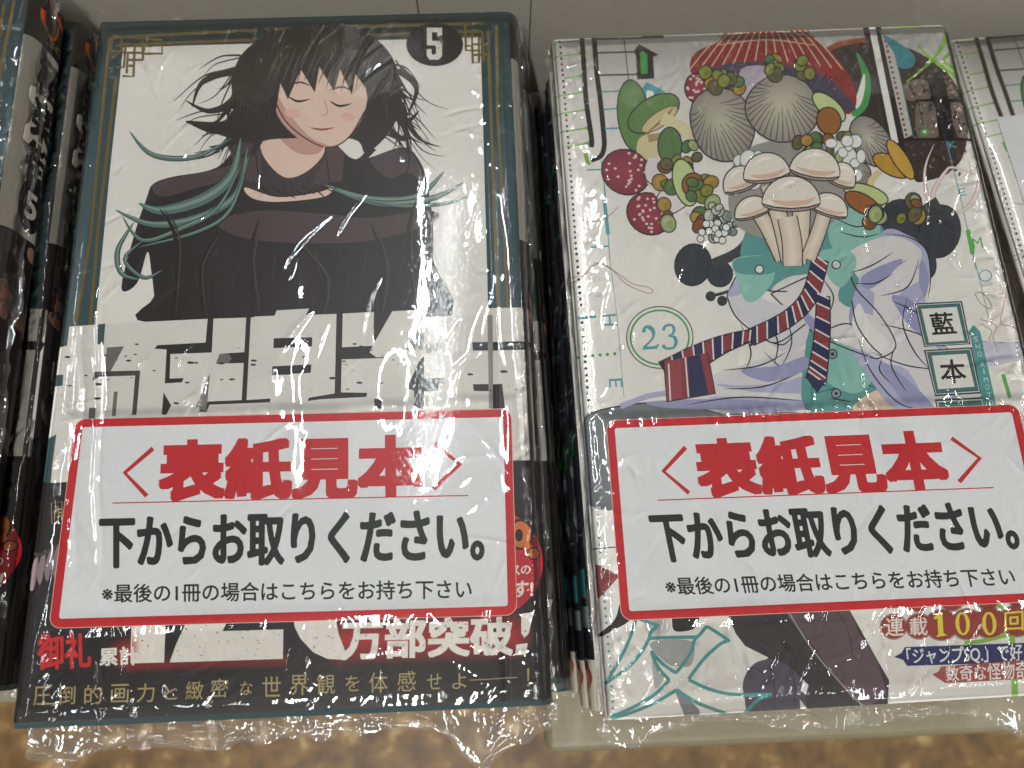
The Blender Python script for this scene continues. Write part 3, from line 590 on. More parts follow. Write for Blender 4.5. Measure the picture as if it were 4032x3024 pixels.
def right_conv(px, py):
    p = on_z(px, py, R_POS[2]); dx, dy = p.x - R_POS[0], p.y - R_POS[1]; c, s = math.cos(R_ROT), math.sin(R_ROT)
    x, y = c * dx + s * dy, -s * dx + c * dy
    return (x_to_s(x) if x > RL else (RL - math.asin(min(1, (RL - x) / RL)) / (math.pi / 2) * RL), y)
def right_art():
    A = Press(right_conv); fr = lambda k: A.frame(*ZF[k])
    BK = (40, 34, 33); NV = (44, 48, 84); TQ = (84, 156, 162); GR = (134, 178, 74); OL = (48, 44, 50); LAV = (172, 172, 200); CW = (214, 210, 208); SH = (92, 150, 146); SHL = (138, 188, 176); WN = (138, 60, 66)
    A.part('printed_pattern'); fr('G1')
    for x0, y0, x1, y1 in ((120, 280, 305, 268), (130, 372, 315, 352), (205, 512, 325, 495), (150, 628, 340, 602), (160, 745, 345, 718), (172, 862, 355, 838), (215, 960, 365, 935)): A.line([(x0, y0), (x1, y1)], 9, GR); A.poly([(x1 - 30, y1 - 2), (x1 + 5, y1 - 18), (x1 + 8, y1 + 18)], GR)
    A.line([(340, 1000), (355, 1060), (372, 1060)], 26, GR)
    A.line([(315, 215), (330, 430), (345, 660), (380, 900), (378, 962)], 33, BK); A.line([(395, 215), (415, 480), (436, 640), (460, 880), (462, 960), (440, 1020), (375, 1048)], 33, BK)
    for P, wd in (([(400, 256), (620, 250), (855, 241)], 13), ([(412, 346), (680, 338)], 10), ([(425, 492), (680, 486)], 10), ([(592, 252), (624, 540)], 6)): A.line(P, wd, BK, smooth=False)
    A.poly([(742, 203), (800, 203), (856, 242), (706, 242)], BK); A.ell(625, 542, 11, 11, TQ)
    A.poly([(690, 288), (818, 358), (782, 372), (790, 514), (678, 520), (670, 362), (655, 336)], BK); A.poly([(712, 330), (742, 352), (748, 482), (704, 485), (694, 350)], (70, 150, 74))
    for P in ([(445, 600), (715, 590)], [(455, 716), (620, 704)], [(466, 842), (560, 836)], [(350, 1110), (445, 1108)], [(375, 1615), (490, 1608)]): A.line(P, 10, TQ)
    A.poly([(740, 535), (866, 600), (824, 612), (828, 660), (712, 700), (704, 605), (692, 600)], TQ); A.poly([(745, 590), (785, 600), (792, 690), (740, 700), (738, 600)], WHT)
    A.line([(445, 1050), (462, 1200), (478, 1400)], 9, TQ); A.line([(462, 1285), (488, 1532)], 24, TQ); A.line([(488, 1530), (500, 1700)], 6, TQ)
    A.line([(320, 1440), (380, 1450), (480, 1420), (555, 1350)], 4, (146, 80, 84))
    fr('G3'); A.line([(495, 0), (545, 400), (592, 935)], 4, TQ)
    A.text('H', [(540, 392), (548, 466), (455, 470), (452, 398)], TQ); A.text('I', [(408, 400), (410, 418), (292, 428), (290, 408)], TQ, 0.0); A.text('E', [(578, 812), (584, 870), (498, 874), (494, 818)], TQ)
    for k in range(6): A.ell(292 + k * 48, 672 - k * 4, 11, 11, (64, 150, 74), n=10)
    A.line([(245, 150), (330, 140), (420, 65), (500, 90), (600, 190), (700, 240), (765, 258), (778, 238), (740, 215), (650, 195), (540, 120), (430, 60), (380, 80), (300, 170), (245, 180)], 4, (140, 76, 80))
    D1 = [(170, 235), (205, 640), (236, 1030), (262, 1390), (281, 1660)]
    def dots(P, n, cols, r, f):
        fr(f); Q = spline(P, False, 60); d = [0]
        for i in range(1, len(Q)): d.append(d[-1] + (Q[i] - Q[i - 1]).length)
        for k in range(n):
            t = d[-1] * k / (n - 1); i = min(len(Q) - 1, next(j for j in range(len(d)) if d[j] >= t - 1e-6)); A.ell(Q[i].x, Q[i].y, r, r, cols[k % len(cols)], n=9)
    dots(D1, 40, [NV, (136, 44, 48)], 8.5, 'G1'); dots([(283, 0), (310, 335)], 9, [NV, (136, 44, 48)], 10, 'G3'); dots([(318, 450), (350, 840), (375, 1110), (412, 1540)], 27, [(44, 42, 48)], 10, 'G3'); dots([(408, 50), (450, 545), (485, 960), (512, 1320)], 29, [TQ], 9, 'G5')
    A.part('printed_title'); fr('G2'); BR = (96, 58, 44)
    A.poly([(420, 335), (500, 290), (640, 262), (720, 250), (960, 318), (1110, 392), (1200, 470), (1290, 590), (1350, 660), (1345, 860), (1300, 1040), (1200, 1140), (1080, 1180), (1000, 1180), (940, 1040), (850, 990), (740, 860), (640, 840), (560, 500)], (62, 52, 48), True)
    A.line([(420, 330), (520, 285), (660, 262), (760, 262)], 34, (146, 78, 48)); A.line([(960, 318), (1110, 392), (1200, 470), (1290, 590), (1350, 670), (1345, 860), (1300, 1040), (1200, 1140)], 9, BR)
    for k in range(150):
        x, y = 900 + rnd.random() * 430, 440 + rnd.random() * 700; A.ell(x, y, 12 * rnd.random() + 4, 10 * rnd.random() + 3, rnd.choice([(110, 92, 80), (36, 32, 32), (84, 76, 74), (132, 112, 96)]), rnd.random() * 3, n=7)
    for P in ([(930, 550), (1065, 520), (1100, 640), (950, 655)], [(1010, 680), (1115, 668), (1155, 880), (1020, 895)], [(1195, 520), (1275, 600), (1265, 640), (1215, 640)], [(1235, 672), (1325, 668), (1345, 880), (1280, 890)]):
        A.poly(P, (112, 100, 92), True); 
        for k in range(16): a = rnd.random(); b = rnd.random(); x = P[0][0] * (1 - a) * (1 - b) + P[1][0] * a * (1 - b) + P[2][0] * a * b + P[3][0] * (1 - a) * b; y = P[0][1] * (1 - a) * (1 - b) + P[1][1] * a * (1 - b) + P[2][1] * a * b + P[3][1] * (1 - a) * b; A.ell(x, y, 12, 9, rnd.choice([(60, 50, 46), (150, 132, 116), (84, 76, 72)]), rnd.random() * 3, n=7)
    A.poly([(1082, 508), (1190, 510), (1200, 560), (1222, 645), (1350, 645), (1352, 672), (1225, 668), (1260, 900), (1410, 905), (1412, 922), (925, 920), (925, 902), (1158, 900), (1130, 665), (1000, 662), (1000, 652), (1105, 645)], (30, 27, 28))
    A.line([(1022, 660), (1058, 850)], 6, (30, 27, 28)); A.ell(1062, 862, 28, 26, (84, 160, 84)); A.ell(1062, 860, 11, 10, WHT)
    A.poly([(650, 140), (770, 138), (936, 962), (838, 974)], BK); A.poly([(690, 140), (732, 139), (892, 932), (850, 940)], WHT)
    A.poly([(772, 200), (830, 200), (985, 880), (930, 905)], (188, 182, 172))
    dots([(806, 268), (880, 590), (942, 880)], 19, [(136, 44, 48), NV], 9, 'G2'); fr('G2')
    A.line([(880, 400), (985, 890)], 5, TQ); A.line([(1205, 920), (1280, 1220), (1345, 1500)], 5, TQ)
    A.poly([(615, 345), (690, 450), (712, 570), (690, 690), (640, 750), (600, 762), (588, 735), (640, 640), (655, 500)], (74, 150, 84), True); A.poly([(667, 480), (672, 580), (645, 680), (600, 722), (578, 700), (620, 620)], WHT, True)
    A.poly([(793, 230), (950, 318), (1000, 380), (985, 430), (935, 452), (888, 430), (862, 350)], (70, 132, 144), True)
    A.line([(830, 172), (1000, 178), (1200, 182)], 9, GR); A.line([(1215, 180), (1190, 280), (1125, 380), (1040, 460), (945, 535)], (34, 8), GR); A.line([(1015, 290), (1090, 370), (1180, 440), (1315, 525)], (12, 30), GR, 0); A.line([(1270, 305), (1190, 390), (1230, 430), (1290, 455)], 22, GR)
    for P in ([(1125, 940), (1075, 1060), (1062, 1160), (1080, 1280), (1110, 1300), (1130, 1230), (1200, 1120), (1260, 1095), (1480, 1175)], [(1390, 1005), (1420, 1120), (1400, 1270), (1320, 1370), (1180, 1410)]):
        A.line(P, 28, (150, 84, 84), 2); A.line(P, 22, (228, 218, 212), 2)
    A.text('K', [(1215, 925), (1262, 920), (1275, 965), (1225, 972)], TQ); A.text('E', [(1280, 1235), (1328, 1230), (1336, 1275), (1290, 1282)], TQ); A.text('M', [(1372, 1558), (1432, 1545), (1445, 1615), (1384, 1630)], (90, 170, 100)); A.line([(1345, 1500), (1378, 1660)], 26, (90, 170, 80)); A.line([(1378, 1660), (1400, 1760)], 6, TQ)
    fr('G4'); A.ell(1460, 142, 40, 36, WHT, 0, TQ, 7); A.line([(1380, 0), (1430, 200), (1480, 420)], 4, TQ); A.line([(1575, 785), (1620, 940)], 24, (90, 170, 80))
    OT = (156, 92, 96)
    A.line([(1390, 262), (1430, 250), (1480, 300), (1500, 345), (1480, 358), (1430, 320), (1390, 262)], 4, OT); A.line([(1545, 262), (1592, 262), (1580, 330), (1560, 450), (1620, 470), (1700, 500)], 4, OT); A.line([(1430, 425), (1530, 470), (1510, 540), (1540, 610), (1600, 630)], 4, OT); A.line([(1430, 455), (1500, 500), (1490, 560), (1540, 640), (1610, 650)], 4, OT)
    for P in ([(1440, 570), (1560, 580), (1712, 575)], [(1450, 680), (1560, 655)], [(1480, 735), (1560, 690), (1700, 700)]): A.line(P, 4, OL)
    A.poly([(1440, 572), (1700, 580), (1700, 690), (1480, 740)], (196, 194, 206))
    # small figures & badge
    A.part('number_badge'); fr('G3'); A.ell(826, 545, 220, 205, (54, 54, 60), n=60); A.ell(826, 545, 213, 198, WHT, n=60); A.ell(826, 545, 197, 183, (84, 160, 98), n=60); A.ell(826, 545, 184, 170, WHT, n=60)
    A.line([(718, 500), (735, 478), (765, 476), (788, 505), (782, 545), (755, 580), (718, 612)], (20, 12), TQ); A.ell(722, 502, 13, 13, TQ); A.poly([(712, 626), (722, 606), (800, 600), (815, 586), (822, 590), (808, 620)], TQ); A.line([(745, 482), (778, 500), (782, 545)], 22, TQ, 2)
    A.line([(850, 490), (868, 468), (905, 466), (922, 492), (910, 522), (882, 535)], (18, 12), TQ); A.ell(852, 492, 11, 11, TQ); A.line([(882, 533), (925, 545), (936, 580), (915, 612), (870, 618), (846, 606)], (16, 16), TQ); A.ell(852, 604, 12, 12, TQ); A.line([(905, 470), (920, 495), (908, 520)], 20, TQ, 2); A.line([(915, 545), (932, 578), (915, 608)], 22, TQ, 2)
    # ---- grey hill and coat: an empty coat with shirt and tie, filled with mushrooms
    A.part('printed_coat'); fr('O')
    A.poly([(1262, 905), (1300, 885), (1400, 870), (1520, 872), (1600, 890), (1780, 910), (1780, 1100), (1290, 1100), (1262, 1010)], (118, 122, 124), True)
    A.line([(1262, 905), (1300, 885), (1400, 870), (1520, 872)], 3, OL); A.line([(1340, 878), (1400, 856), (1440, 850)], 12, LAV)
    fr('G3'); A.poly([(860, 970), (960, 960), (1220, 1045), (1900, 1010), (1900, 600), (1550, 660), (1200, 780)], CW); A.line([(950, 965), (1100, 1010), (1230, 1045)], 5, OL)
    A.poly([(1200, 850), (1500, 850), (1850, 790), (1850, 900), (1500, 905), (1300, 880)], LAV, True); A.poly([(1150, 940), (1500, 940), (1800, 960), (1850, 1010), (1300, 1040)], LAV, True)
    A.poly([(1300, 780), (1560, 670), (1850, 640), (1800, 760), (1600, 845), (1230, 850)], (208, 205, 208), True)
    fr('O')
    # dark background mushrooms
    for cx, cy, rx, ry, ro in ((1497, 572, 40, 46, .2), (1555, 592, 28, 28, 0), (1535, 640, 10, 10, 0), (1560, 650, 10, 10, 0), (1990, 560, 46, 30, 1.2), (1960, 480, 60, 46, .5), (2030, 500, 45, 58, .2)): A.ell(cx, cy, rx, ry, (56, 60, 66), ro, (34, 36, 42), 2)
    for P, wd in (([(1540, 570), (1600, 540), (1640, 480)], 22), ([(1535, 640), (1590, 620), (1630, 560)], 7), ([(1900, 500), (1980, 470), (2030, 440)], 34), ([(1960, 500), (2010, 530), (2012, 580)], 16)): A.line(P, wd, (60, 63, 68))
    # shirt
    A.poly([(1620, 480), (1660, 470), (1750, 478), (1790, 455), (1840, 440), (1880, 455), (1905, 490), (1915, 520), (1870, 560), (1850, 640), (1860, 740), (1910, 830), (1905, 880), (1740, 884), (1738, 700), (1650, 620), (1600, 560)], SH, True)
    A.poly([(1790, 470), (1840, 450), (1888, 468), (1900, 510), (1850, 560), (1800, 540)], SHL, True)
    for P in ([(1800, 470), (1850, 490), (1895, 480)], [(1810, 500), (1860, 512), (1900, 505)], [(1800, 540), (1840, 545)], [(1745, 800), (1800, 820), (1900, 790)], [(1760, 850), (1850, 830), (1900, 840)], [(1800, 700), (1830, 780), (1900, 820)], [(1790, 860), (1840, 868)], [(1750, 620), (1758, 700), (1752, 880)]): A.line(P, 3, OL, 2)
    A.poly([(1760, 760), (1830, 740), (1890, 800), (1850, 850), (1780, 820)], SHL, True)
    A.poly([(1860, 862), (1905, 842), (1935, 884), (1845, 886)], (222, 196, 176), True)
    for x, y in ((1798, 765), (1806, 850)): A.ell(x, y, 10, 10, (140, 150, 156), 0, OL, 2.5, n=14); A.ell(x, y, 4, 4, OL, n=8)
    # coat: right half, sleeves
    A.poly([(1905, 502), (1960, 508), (2000, 540), (2010, 600), (2000, 650), (2040, 760), (2060, 884), (1940, 886), (1880, 820), (1830, 730), (1850, 620)], LAV, True)
    A.poly([(1880, 520), (1940, 512), (1990, 545), (1965, 600), (1900, 640), (1830, 560)], CW, True)
    A.poly([(1900, 560), (1960, 560), (1990, 600), (1940, 640), (1960, 700), (2030, 760), (2050, 884), (2010, 884), (1960, 800), (1890, 760)], (214, 210, 212), True)
    A.poly([(1665, 635), (1700, 600), (1750, 590), (1800, 560), (1830, 580), (1812, 650), (1900, 690), (1935, 745), (1900, 775), (1870, 760), (1800, 735), (1720, 690)], CW, True)
    A.line([(1665, 635), (1760, 592), (1830, 575)], 3, OL); A.line([(1665, 635), (1760, 720), (1870, 768), (1905, 772), (1935, 745), (1900, 680), (1850, 625), (1832, 580)], 3, OL)
    A.poly([(1570, 640), (1600, 590), (1640, 640), (1700, 660), (1750, 640), (1740, 740), (1690, 760), (1640, 720), (1590, 680)], (206, 203, 208), True)
    A.line([(1570, 640), (1600, 590), (1650, 625), (1700, 630)], 3, OL); A.line([(1570, 640), (1590, 685), (1640, 725), (1680, 740), (1740, 700)], 3, OL)
    A.poly([(1572, 638), (1602, 592), (1640, 590), (1650, 600), (1610, 632)], LAV, True)
    A.poly([(1585, 560), (1660, 555), (1672, 600), (1640, 645), (1610, 650), (1590, 600)], SHL, True); A.poly([(1590, 560), (1670, 555), (1668, 590), (1595, 590)], SH, True); A.ell(1640, 582, 9, 9, (222, 220, 214), 0, OL, 2.5)
    A.poly([(1770, 545), (1830, 540), (1850, 570), (1820, 620), (1790, 600)], SHL, True); A.ell(1806, 572, 9, 9, (222, 220, 214), 0, OL, 2.5)
    for P in ([(1860, 620), (1900, 600), (1960, 560)], [(1985, 560), (1960, 620), (1900, 640)], [(1905, 505), (1960, 512), (2000, 540), (2010, 600), (2003, 650)], [(1850, 720), (1880, 800), (1940, 870), (2000, 884)], [(1880, 760), (1960, 790), (2050, 800)], [(1900, 700), (1980, 720), (2060, 760)], [(1700, 690), (1710, 740), (1690, 790)], [(1650, 760), (1700, 800), (1745, 770)], [(1560, 840), (1650, 835), (1740, 800)], [(1640, 730), (1690, 745), (1715, 720)]): A.line(P, 3, OL, 2)
    LV2 = (150, 150, 186)
    for P in ([(1925, 640), (1975, 655), (2000, 720), (1965, 705)], [(1860, 600), (1900, 575), (1950, 560), (1915, 600), (1875, 625)], [(1720, 660), (1760, 690), (1800, 735), (1760, 722)], [(1900, 780), (1960, 820), (2020, 884), (1975, 884), (1930, 840)], [(1600, 800), (1680, 790), (1740, 770), (1738, 800), (1660, 825)], [(1400, 868), (1560, 862), (1700, 872), (1600, 884), (1450, 882)], [(1840, 660), (1870, 690), (1860, 720), (1835, 700)], [(1990, 560), (2006, 600), (1998, 640), (1985, 610)]):
        A.poly(P, LV2, True)
    for P in ([(1835, 590), (1880, 575), (1930, 545)], [(1845, 612), (1890, 612), (1930, 590)], [(1770, 720), (1820, 700), (1860, 705)], [(1775, 600), (1800, 640), (1790, 680)], [(1925, 650), (1970, 670), (2015, 700)], [(1935, 745), (1925, 790), (1960, 850)], [(1905, 775), (1900, 800), (1925, 830)], [(1560, 800), (1640, 790), (1700, 760)], [(1480, 875), (1600, 858), (1735, 866)], [(1600, 700), (1622, 760), (1610, 800)], [(1660, 700), (1680, 740), (1672, 790)], [(1960, 640), (1950, 700), (1975, 760), (2010, 800)]):
        A.line(P, 3.2, OL, 2)
    A.poly([(1855, 655), (1880, 700), (1920, 740), (1900, 765), (1860, 740), (1840, 700)], (224, 221, 219), True); A.line([(1840, 650), (1850, 700), (1880, 745), (1905, 768)], 3, OL)
    # tie with slanting stripes
    def tie(P, wd, n0, ph=0):
        Q = spline(P, False, n0); N = len(Q); cols = [WN, NV]
        A.line(P, (wd[0] + 5, wd[1] + 5), OL)
        for k in range(N - 1):
            t = k / (N - 1); w_ = wd[0] + (wd[1] - wd[0]) * t; d = (Q[min(k + 1, N - 1)] - Q[k]); L = d.length; d = d.normalized(); nn = Vector((-d.y, d.x)); sl = d * w_ * 0.22
            a, b = Q[k], Q[k + 1]; c = cols[(k + ph) % 2]
            A.poly([a + nn * w_ / 2 - sl, b + nn * w_ / 2 - sl, b - nn * w_ / 2 + sl, a - nn * w_ / 2 + sl], c); A.line([a + nn * w_ / 2 - sl, a - nn * w_ / 2 + sl], 3.2, (224, 218, 214))
    tie([(1772, 560), (1748, 640), (1700, 690), (1620, 730)], (34, 34), 4); tie([(1620, 725), (1560, 745), (1500, 775), (1440, 812)], (22, 66), 3); tie([(1778, 640), (1776, 720), (1768, 790), (1762, 822)], (26, 44), 3, 1)
    A.poly([(1434, 782), (1528, 762), (1545, 850), (1440, 868)], WN); A.poly([(1434, 782), (1470, 775), (1472, 862), (1440, 868)], (150, 70, 76)); A.poly([(1484, 772), (1512, 766), (1530, 852), (1490, 858)], NV); 
    for P in ([(1434, 782), (1440, 868), (1545, 850), (1528, 762)],): A.line(P, 3, OL, smooth=False)
    A.line([(1480, 772), (1487, 858)], 3, (224, 218, 214)); A.line([(1444, 786), (1448, 866)], 3, (224, 218, 214))
    A.poly([(1742, 818), (1784, 822), (1765, 850)], NV)
    # ---- mushrooms
    A.part('printed_mushrooms'); fr('O')
    RD = (150, 46, 50)
    A.poly([(1494, 160), (1492, 130), (1510, 108), (1552, 90), (1588, 48), (1722, 48), (1760, 85), (1812, 130), (1846, 190), (1848, 232), (1825, 245), (1790, 190), (1700, 150), (1600, 145), (1530, 170)], (140, 52, 50), True)
    A.poly([(1496, 162), (1530, 148), (1600, 134), (1700, 140), (1790, 170), (1846, 228), (1838, 240), (1800, 235), (1700, 210), (1560, 190), (1510, 180)], (76, 70, 88), True)
    for k in range(26): x = 1510 + k * 12.5; A.line([(x, 146 + abs(k - 12) * 1.6), (1640 + (x - 1640) * .75, 200)], 2, (40, 36, 50), 1)
    A.poly([(1600, 150), (1690, 155), (1700, 240), (1620, 240)], (176, 166, 176), True)
    for k in range(15):
        x = 1520 + k * 21; t = (k - 7) / 7; A.line([(1655 + t * 60, 52), (1655 + t * 110, 85), (1655 + t * 165, 128 + abs(t) * 22)], 2.6, (206, 178, 150), 0)
    for y in (70, 90): A.line([(1575 - y * .3, y + 8), (1655, y - 4), (1740 + y * .2, y + 8)], 2.2, (200, 172, 146))
    def cap(cx, cy, rx, ry, rot, c, c2, n=0):
        A.ell(cx, cy, rx, ry, c, rot, OL, 3, edge=c2, wob=.03)
        if n:
            co, si = math.cos(rot), math.sin(rot)
            ox, oy = -.18 * rx, -.55 * ry
            for k in range(n + 6):
                t = -0.55 + (math.pi + 1.1) * k / (n + 5); ex, ey = .97 * rx * math.cos(t), .97 * ry * math.sin(t); r0 = .34 + .22 * ((k * 7) % 5) / 4
                f = lambda r: (ox + (ex - ox) * r, oy + (ey - oy) * r); g = lambda q_: (cx + q_[0] * co - q_[1] * si, cy + q_[0] * si + q_[1] * co)
                m_ = f((r0 + 1) / 2); A.line([g(f(r0)), g((m_[0] + .03 * rx * math.sin(t * 2), m_[1] + .02 * ry)), g(f(1))], (1.2, 3.0), (88, 80, 86), 0)
    def small(n, cx, cy, sx, sy, cols, rr=(12, 20)):
        for k in range(int(n * 1.7)):
            x, y, r = cx + (rnd.random() - .5) * sx, cy + (rnd.random() - .5) * sy, rr[0] + rnd.random() * (rr[1] - rr[0]); c = rnd.choice(cols); ro = rnd.random() * 3
            A.ell(x, y, r, r * (.7 + .25 * rnd.random()), c, ro, OL, 2.4, n=16, edge=tuple(int(v * .78) for v in c)); A.ell(x + r * .2, y + r * .15, r * .5, r * .4, tuple(int(v * .8) for v in c), ro, n=10)
    EAR = [(118, 112, 80), (196, 156, 72), (104, 136, 84), (148, 156, 66), (150, 98, 50), (186, 200, 138)]
    # long green caps at left
    A.ell(1368, 250, 34, 78, (96, 130, 76), -.1, OL, 3); A.poly([(1380, 300), (1420, 290), (1425, 330), (1400, 365), (1378, 350)], (206, 194, 150), True)
    A.ell(1412, 245, 62, 34, (98, 132, 78), -.55, OL, 3); A.ell(1425, 258, 46, 16, (204, 184, 140), -.6, (96, 76, 56), 2)
    for k in range(12): t = k / 11; A.line([(1440, 255), (1395 + t * 62, 290 - t * 62)], 1.6, (140, 112, 80))
    A.line([(1430, 255), (1470, 275), (1500, 300)], 26, (214, 204, 160)); A.line([(1400, 300), (1440, 292)], 16, (170, 140, 104)); A.ell(1447, 315, 26, 40, (92, 122, 76), 0, OL, 3)
    # spotted red caps
    for cx, cy, rx, ry, ro in ((1352, 372, 54, 48, .5), (1402, 462, 50, 44, .6), (1505, 190, 26, 32, 0)):
        A.ell(cx, cy, rx, ry, (152, 62, 78), ro, OL, 3, edge=(128, 50, 64))
        for k in range(26): t, r = rnd.random() * 6.3, rnd.random() ** .5 * .92; A.ell(cx + rx * r * math.cos(t), cy + ry * r * math.sin(t), 3.4, 2.8, (218, 196, 184), n=7)
    A.poly([(1398, 345), (1440, 350), (1460, 400), (1440, 440), (1400, 400)], (216, 206, 206), True); A.line([(1398, 345), (1390, 380), (1420, 405), (1455, 405)], 2.4, OL)
    A.poly([(1422, 410), (1470, 405), (1490, 440), (1450, 460), (1425, 440)], (220, 212, 210), True); A.line([(1425, 415), (1418, 440), (1450, 462), (1488, 440)], 2.4, OL)
    small(14, 1480, 400, 110, 180, EAR)
    A.ell(1480, 395, 26, 52, (186, 200, 138), -.25, OL, 3); A.ell(1497, 400, 24, 26, (150, 98, 50), 0, OL, 3)
    small(8, 1530, 440, 90, 120, EAR); small(10, 1560, 480, 70, 80, [(206, 212, 206), (222, 222, 214), (150, 168, 160)], (9, 16))
    # cream cluster that fills the collar
    CRM = (226, 218, 204); CRS = (202, 186, 170)
    A.poly([(1575, 400), (1600, 330), (1700, 300), (1790, 320), (1830, 400), (1810, 470), (1720, 520), (1630, 510), (1580, 470)], (150, 148, 140), True)
    for x0, y0, x1, y1, w_ in ((1620, 430, 1690, 560, 30), (1660, 400, 1705, 565, 34), (1730, 390, 1722, 570, 36), (1790, 420, 1745, 560, 30), (1700, 470, 1712, 575, 40)):
        P = [(x0, y0), ((x0 + x1) / 2 + 4, (y0 + y1) / 2), (x1, y1)]; A.line(P, w_ + 5, OL); A.line(P, w_, (228, 214, 196), edge=(204, 186, 168))
    def dome(cx, cy, rx, ry, c, c2, ro=0.0):
        co, si = math.cos(ro), math.sin(ro); T_ = lambda x, y: (cx + x * co - y * si, cy + x * si + y * co)
        und = [T_(rx * math.cos(t), ry * .32 * math.sin(t) + ry * .2) for t in [k * math.pi / 10 for k in range(20)]]
        A.poly(und, (176, 158, 146)); A.line(und, 2.6, OL, smooth=False, closed=True)
        for k in range(13): t = -0.9 + 1.8 * k / 12; A.line([T_(rx * t * .3, ry * .25), T_(rx * t, ry * .2 + ry * .30 * math.sqrt(max(0, 1 - t * t)))], 1.6, (130, 112, 104), 0)
        top = [T_(rx * math.cos(t) * 1.02, ry * .2 - ry * 1.1 * math.sin(t)) for t in [k * math.pi / 14 for k in range(15)]]
        top += [T_(-rx * .6, ry * .34), T_(0, ry * .40), T_(rx * .6, ry * .34)]
        A.poly(top, c); A.line(top, 2.8, OL, smooth=False, closed=True)
        A.line([T_(-rx * .75, ry * .05), T_(-rx * .2, ry * .2), T_(rx * .5, ry * .15), T_(rx * .85, -ry * .05)], ry * .22, c2, 2)
        A.line([T_(-rx * .5, -ry * .35), T_(-rx * .1, -ry * .62), T_(rx * .3, -ry * .6)], ry * .14, (240, 234, 224), 2)
    cap(1560, 270, 68, 84, -.35, (186, 184, 160), (142, 136, 128), 17); cap(1690, 235, 80, 72, .3, (190, 188, 164), (146, 140, 130), 18); cap(1880, 305, 40, 58, -.5, (186, 182, 162), (140, 134, 128), 12); cap(1852, 380, 28, 30, .5, (176, 172, 150), (140, 134, 128), 8)
    small(7, 1560, 175, 90, 40, EAR[:4], (11, 18)); small(7, 1705, 145, 90, 40, EAR[:4], (11, 18))
    A.ell(1790, 232, 44, 20, (190, 204, 140), .7, OL, 3); A.ell(1790, 262, 26, 30, (150, 98, 50), -.3, OL, 3)
    small(9, 1775, 315, 110, 60, EAR); 
    for k in range(16): x, y = 1770 + rnd.random() * 90, 300 + rnd.random() * 90; A.ell(x, y, 9 + rnd.random() * 7, 9 + rnd.random() * 6, (228, 228, 222), 0, (90, 110, 108), 2, n=14)
    for k in range(8): x, y = 1590 + rnd.random() * 50, 340 + rnd.random() * 70; A.ell(x, y, 11 + rnd.random() * 12, 14 + rnd.random() * 12, (222, 226, 220), .3, (90, 110, 108), 2, n=14)
    for k in range(14): x, y = 1440 + rnd.random() * 60, 470 + rnd.random() * 40; A.ell(x + 70, y + 10, 8, 8, (224, 224, 216), 0, OL, 2, n=10)
    A.ell(1925, 358, 44, 20, (184, 142, 56), .5, OL, 3); A.ell(1945, 345, 50, 16, (196, 156, 70), 1.0, OL, 3); A.line([(1900, 370), (1880, 395), (1890, 420)], 14, (214, 196, 150))
    A.ell(1870, 420, 50, 20, (186, 200, 138), .3, OL, 3); A.ell(1862, 440, 42, 20, (150, 92, 52), .5, OL, 3); small(8, 1930, 460, 110, 60, EAR)
    for cx, cy, rx, ry, ro in ((1600, 395, 40, 40, -.35), (1815, 385, 34, 38, .4), (1655, 372, 50, 46, -.15), (1760, 365, 54, 48, .15), (1625, 455, 40, 34, -.3), (1790, 450, 42, 36, .3), (1708, 430, 62, 54, 0)):
        dome(cx, cy, rx, ry, CRM, (214, 178, 158), ro)
    # ---- lettered boxes of the author's name
    A.part('printed_lettering'); fr('G4'); BX = (66, 112, 112)
    for o, i, ch, q in (([(993, 323), (1306, 308), (1362, 590), (1058, 608)], [(1040, 360), (1272, 346), (1322, 566), (1090, 580)], '藍', [(1086, 386), (1242, 378), (1276, 520), (1112, 530)]), ([(1056, 628), (1370, 610), (1432, 912), (1130, 930)], [(1108, 666), (1336, 652), (1388, 868), (1150, 884)], '本', [(1153, 692), (1318, 685), (1340, 840), (1172, 850)])):
        A.poly(o, (56, 70, 72)); m = lambda t: [tuple(a[k] * (1 - t) + b[k] * t for k in (0, 1)) for a, b in zip(o, i)]
        A.poly(m(.25), (214, 214, 206)); A.poly(m(.38), (56, 70, 72)); A.poly(m(.5), BX); A.poly(i, (222, 220, 212)); A.text(ch, q, (32, 30, 30), 0.02)
    A.poly([(1128, 950), (1448, 935), (1520, 1250), (1195, 1270)], (56, 70, 72)); A.poly([(1140, 962), (1440, 947), (1510, 1240), (1205, 1258)], (214, 214, 206)); A.poly([(1148, 970), (1432, 955), (1500, 1240), (1215, 1250)], BX)
    A.poly([(1348, 512), (1380, 463), (1424, 508), (1530, 990), (1444, 995), (1365, 560)], (84, 148, 146))
    for ch, (x, y) in zip('SHOAIMOTO', ((1395, 558), (1407, 605), (1419, 655), (1437, 722), (1447, 768), (1460, 822), (1470, 870), (1482, 922), (1495, 972))):
        hw = 4 if ch == 'I' else 14; A.text(ch, [(x - hw, y - 17), (x + hw, y - 18), (x + hw + 3, y + 16), (x - hw + 3, y + 17)], (196, 212, 206))
    # ---- lower part: outlined character, dark jacket, blurbs
    A.part('printed_foot'); fr('G5')
    A.poly([(395, 358), (552, 432), (410, 582)], (136, 66, 66)); A.line([(470, 400), (520, 430), (500, 470), (455, 490)], 4, (180, 130, 126))
    A.line([(380, 262), (535, 248)], 7, OL)
    A.poly([(565, 590), (652, 655), (600, 730), (510, 780), (425, 825), (425, 800), (520, 710)], (44, 40, 42), True)
    A.poly([(900, 600), (1062, 600), (1058, 700), (1040, 750), (1000, 780), (900, 784), (880, 700), (850, 660)], (44, 40, 42), True)
